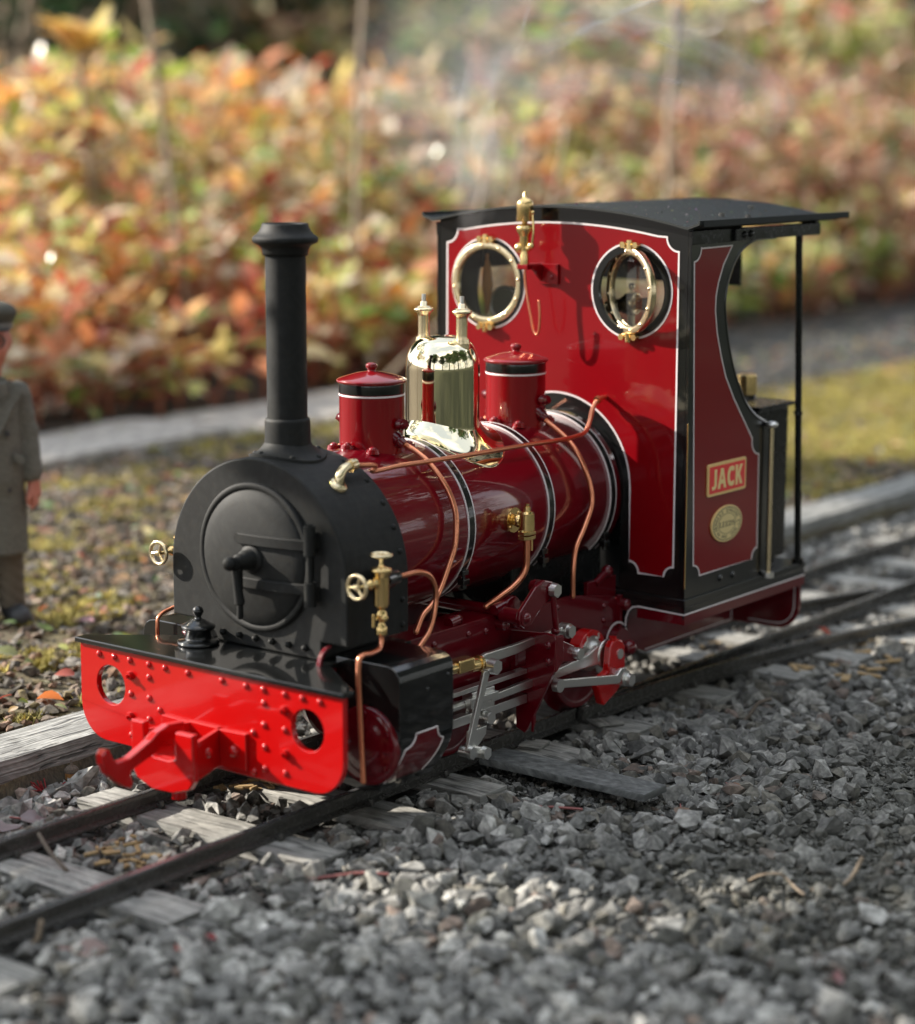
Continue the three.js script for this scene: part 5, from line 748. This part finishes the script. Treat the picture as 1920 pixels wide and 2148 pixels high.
// unseen tree and shrub, added to shade the near ground and garden
{
  const r = rng(65), leafFall = (n, size, pick, pal) => Array.from({ length: n }, () => { const p = pick(); return { p, q: anyTurn(r), s: [size, size, size].map((v) => v * (0.7 + 0.6 * r())), c: pal[Math.floor(r() * pal.length)] }; });
  const along = (x, z, s) => [x + SUN.x * s, SUN.y * s, z + SUN.z * s];
  const T = thing('added_shade_tree', 'leafy tree added out of view to the left to shade the garden', 'tree', [-900, 0, -4200]);
  part('trunk', [cyl([-900, -100, -4200], [-840, 2300, -4050], 150, 95, 16), tube([[-850, 2000, -4080], [-1400, 2500, -3600], [-2300, 2800, -3000]], 48, 16, 8), tube([[-850, 2100, -4080], [-300, 2700, -3500], [500, 2900, -2900]], 48, 16, 8), tube([[-845, 2200, -4060], [-900, 2900, -3700], [-950, 3200, -3200]], 44, 16, 8)], M.bark, T);
  spread('crown', leaves, M.leaf, leafFall(1500, 175, () => along(lerp(-1500, 2600, r()), lerp(430, 2900, r()), 5400 + 1300 * r()), palettes.green), T);
  const S = thing('added_shade_shrub', 'leafy shrub added out of view to the left to shade the near ground', 'shrub', [-420, 0, -560]);
  part('stems', [0, 1, 2, 3, 4, 5].map((i) => tube([[-420 + 12 * i, -5, -560 + 9 * i], [-430 + 22 * i, 220, -590 + 26 * i], [-470 + 50 * i, 430, -640 + 40 * i]], 4, 16, 6)), M.stalk, S);
  const edgeX = (z) => z < 100 ? -66 : z < 158 ? lerp(-66, -14, smooth(100, 158, z)) : z < 190 ? lerp(-14, 74, smooth(158, 188, z)) : z < 240 ? lerp(74, 97, smooth(190, 240, z)) : lerp(97, 130, smooth(240, 320, z));
  spread('foliage', leaves, M.leaf, leafFall(680, 36, () => { const z = lerp(-72, 420, r()), x = lerp(-420, edgeX(z) - 8, Math.pow(r(), 0.42)); return along(x, z, 640 + 420 * r()); }, palettes.mixed), S);
}

// ---------------------------------------------------------------- litter on the ground
function twig(label, pts, r, m, name = 'twig', cat = 'twig') { const b = pts[0], T = thing(name, label, cat, b); part('stem', tube(pts, r, 40, 7), m, T); return T; }
twig('long thin pink-red twig lying on the gravel below the buffer beam', [[-22, -7, 57], [-19, -7.6, 62], [-12, -6.6, 70], [-6, -6, 76], [-1, -6.4, 83]], 0.55, M.redTwig);
twig('short straight reddish twig on the gravel below the slate strip', [[85, -8, 71], [90, -7.4, 80], [97, -7.6, 93]], 0.5, M.redTwig);
twig('brown bent twig standing up beside the sleeper ends right of the slate strip', [[232, -12, 77], [240, -8, 79], [248, -3, 80], [254, -2.4, 82]], 0.8, M.twig);
twig('pale looped root fibre on the dusty gravel at the lower right', [[73, -9, 176], [72, -5.6, 181], [75, -4.8, 186], [79, -7, 186], [74, -8, 193], [72, -8.6, 197]], 0.5, M.stalk, 'root_fibre', 'root');
twig('pale pointed sliver curling up from the dusty gravel at the lower right', [[80, -9.4, 196], [86, -8.4, 203], [91, -5, 205], [94, -0.6, 206]], 0.7, M.stalk, 'wood_sliver', 'sliver');
twig('grey twig leaning across the far rail at the lower left', [[-64, -6, -2], [-62, -2.6, -12], [-58, 0.6, -22]], 0.75, M.twig);
twig('pale short twig standing against the near rail at the lower left', [[-112, -10, 34], [-110, -5, 36.5], [-109, -0.5, 37]], 0.8, M.stalk);
function fallen(label, x, y, z, s, turn, c, gi = 1, tilt = 0.15) { const F0 = thing('fallen_leaf', label, 'leaf', [x, y, z]), m = M.leaf.clone(); m.color.setRGB(...c); m.name = 'fallen_leaf_skin'; const o = part('blade', leaves[gi].clone().scale(s * 1.5, s * 0.8, s).translate(x, y, z), m, F0); part('stalk', tube([[x, y, z], [x, y + 0.4, z - s * 0.3]], s * 0.03, 6, 6), M.redTwig, F0); F0.rotation.set(tilt, turn, 0.1); return F0; }
fallen('pale pink dried leaf on the gravel at the lower left', -108, -6.6, 50, 13, 0.8, [0.42, 0.29, 0.25]);
fallen('small bright red leaf scrap on the gravel at the lower left', -90, -6, 75, 5, 1.6, [0.42, 0.05, 0.02]);
fallen('tiny crimson leaf bit right of the red scrap on the gravel', -77, -5.6, 75, 3.2, 0.4, [0.35, 0.01, 0.015]);
fallen('grey-pink dry leaf beside the far rail at the left edge', -52, -6, -50, 14, 2.1, [0.33, 0.27, 0.28]);
fallen('second grey-pink leaf nearer the far rail at the left edge', -38, -6, -55, 12, 0.9, [0.30, 0.24, 0.245]);
fallen('red and white leaf at the lower right edge of the gravel', 12, -6, 239, 6, 1.2, [0.40, 0.17, 0.18], 0, 0.9);
fallen('orange-brown leaf on the dusty gravel left of the broad grey stone', 151, -6, 123, 5.5, 0.3, [0.25, 0.12, 0.06]);
fallen('small tan leaf lying below the long slate strip', 118, -6.5, 122, 7, -0.9, [0.24, 0.15, 0.09]);
fallen('bright orange-red leaf fragment between the rails beyond the cab', 392, -5, 32, 7, 0.6, [0.55, 0.08, 0.03], 0, 0.5);
fallen('orange leaf on the mossy gravel by the small figure', 330, 5, -330, 14, 1.1, [0.55, 0.17, 0.04]);
fallen('pale fallen leaf on the mossy gravel in front of the edging board', 470, 6, -480, 16, 2.3, [0.50, 0.36, 0.28]);
{
  const A = thing('acorn', 'small brown acorn in its cup beside the dark side of the baulk', 'acorn', [6, -9, -77]);
  part('nut', lathe([[0, -4.2], [1.4, -3.9], [2.4, -2.4], [2.5, 0], [2.2, 0.8]], [6, -4, -77]), mat('acornBrown', { color: C(0.30, 0.14, 0.04), roughness: 0.4 }), A); part('cup', lathe([[2.75, 0], [2.7, 1.2], [1.8, 2.2], [0.6, 2.6], [0.4, 4.6], [0, 4.8]], [6, -4, -77]), M.twig, A);
  const B = thing('red_tuft', 'wispy dark red plant tuft at the foot of the baulk', 'plant tuft', [-7, -10, -76]), r = rng(71);
  part('fibres', Array.from({ length: 16 }, () => { const a = r() * 6.28, l = 3 + 6 * r(); return tube([[-7, -10, -76], [-7 + 2 * Math.cos(a), -8, -76 + 2 * Math.sin(a)], [-7 + l * Math.cos(a), -7 + 3 * r(), -76 + l * Math.sin(a)]], 0.25, 6, 5); }), mat('tuftRed', { color: C(0.22, 0.008, 0.012), roughness: 0.7 }), B);
}
{ // leaf litter on the gravel path
  const r = rng(83), T = new THREE.Group(), it = []; T.name = 'leaf_litter'; T.base = V(0, 0, 0); scene.add(T); tag(T, 'scattered small brown and orange leaf litter on the mossy gravel path', 'leaf litter', null, 'stuff');
  for (let i = 0; i < 9000 && it.length < 1500; i++) { const x = -60 + 1900 * r(), z = -690 + 570 * Math.pow(r(), 0.8); if (!inView(x, 4, z, 0.15)) continue; const s = 5 + 10 * r() * r(), c = palettes.gold[Math.floor(r() * 10)]; it.push({ p: [x, bedY(x, z) + 3 + 2 * r(), z], q: anyTurn(r), s: [s, s, s], c: c.map((v) => v * (0.35 + 0.4 * r())) }); }
  spread('leaf', leaves, M.leaf, it, T);
}
// straw and wood chips, sunlit, between the rails and beside the track
{
  const r = rng(81), straw = mat('straw', { color: C(0.62, 0.42, 0.20), roughness: 0.8, map: stoneT }, 9);
  const put = (label, cx, cz, sx, sz, n, size, group) => { for (let i = 0; i < n; i++) { const x = cx + (r() - 0.5) * sx, z = cz + (r() - 0.5) * sz, L0 = size * (0.6 + 0.8 * r()), a = r() * 3.14, y = bedY(x, z) + 3 + r() * 1.5; const T = thing('straw_chip', label, 'straw chip', [x, y, z], group); part('chip', box(x - L0 / 2, x + L0 / 2, y - 0.5, y + 0.5, z - L0 * 0.16, z + L0 * 0.16, 0.3), straw, T); T.rotation.set((r() - 0.5) * 0.4, a, (r() - 0.5) * 0.4); } };
  put('dry straw chip in the sunlit heap between the rails at the lower left', -38, 0, 26, 26, 34, 4, 'straw chips between the rails at the lower left');
  put('straw chip in the sunny patch under the buffer beam', 42, -24, 20, 26, 26, 6, 'straw chips under the buffer beam');
  put('golden wood chip lying between the rails behind the cab', 300, 14, 90, 34, 16, 9, 'wood chips behind the cab');
  put('golden wood chip beside the curving rail at the right', 370, 70, 120, 40, 22, 9, 'wood chips beside the curving rail');
}
// ---------------------------------------------------------------- steam drifting over the cab
{
  const S = thing('steam', 'faint wisps of white steam drifting above the cab roof', 'steam', [215, 205, -50]), r = rng(91);
  const wisp = (pts, w, alpha, tw) => {
    const c = new THREE.CatmullRomCurve3(pts.map((p) => V(...p)), false, 'centripetal'), n = 60, k = 10, p = [], col = [], ix = [], s0 = r() * 50;
    for (let i = 0; i <= n; i++) { const t = i / n, q = c.getPoint(t), d = c.getTangent(t), sd = V(Math.cos(tw * t + s0), Math.sin(tw * t + s0) * 0.8, 0.5).cross(d).normalize(), nn = V().crossVectors(sd, d);
      for (let j = 0; j <= k; j++) { const u = j / k * 2 - 1, W = w * (0.5 + 0.9 * t) * (1 + 0.5 * fbm(t * 5, s0, u, 2)), wav = W * 0.35 * fbm(t * 4 + s0, u * 1.6, 3, 3); p.push(q.x + sd.x * u * W + nn.x * wav, q.y + sd.y * u * W + nn.y * wav, q.z + sd.z * u * W + nn.z * wav); const al = alpha * Math.pow(1 - u * u, 1.5) * Math.sin(Math.PI * Math.pow(t, 0.8)) * clamp(0.75 + 1.6 * fbm(t * 6 + s0, u * 2.6, 1, 3), 0, 1.8); col.push(0.92, 0.92, 0.93, al); } }
    for (let i = 0; i < n; i++) for (let j = 0; j < k; j++) { const a = i * (k + 1) + j; ix.push(a, a + k + 1, a + 1, a + 1, a + k + 1, a + k + 2); }
    const g = new THREE.BufferGeometry(); g.setAttribute('position', new THREE.Float32BufferAttribute(p, 3)); g.setAttribute('color', new THREE.Float32BufferAttribute(col, 4)); g.setIndex(ix); g.computeVertexNormals(); return g;
  };
  const sm = mat('steamWhite', { color: C(0.95, 0.95, 0.96), roughness: 1, transmission: 0.5, thickness: 0, transparent: true, vertexColors: true, side: THREE.DoubleSide, depthWrite: false });
  const add = (pts, w, a, tw = 1) => { const m = part('wisp', wisp(pts, w, a, tw), sm, S); m.castShadow = false; };
  add([[205, 200, -40], [216, 226, -50], [226, 258, -60], [244, 300, -48], [262, 340, -30]], 56, 0.24);
  add([[210, 212, -70], [232, 240, -78], [252, 272, -70], [286, 306, -46], [330, 340, -20]], 64, 0.24, 1.4);
  add([[196, 190, -30], [206, 216, -38], [214, 250, -44], [228, 288, -40], [240, 330, -30]], 38, 0.15, 2);
  add([[222, 236, -40], [250, 256, -14], [282, 250, 20], [300, 246, 40], [318, 236, 52]], 18, 0.26, 2.4);
  add([[226, 262, -40], [258, 278, -14], [276, 270, 10], [296, 256, 36], [306, 236, 50]], 11, 0.26, 3);
  add([[230, 280, -36], [262, 284, -6], [290, 268, 26], [308, 250, 48], [304, 238, 46], [292, 242, 34]], 8, 0.24, 3.4);
  add([[258, 270, -50], [290, 284, -30], [330, 286, 0], [372, 292, 20]], 50, 0.2, 1.2);
}

scene.traverse((o) => { if (o.isMesh && o.name !== 'wisp') o.castShadow = o.receiveShadow = true; });
renderer.render(scene, camera);
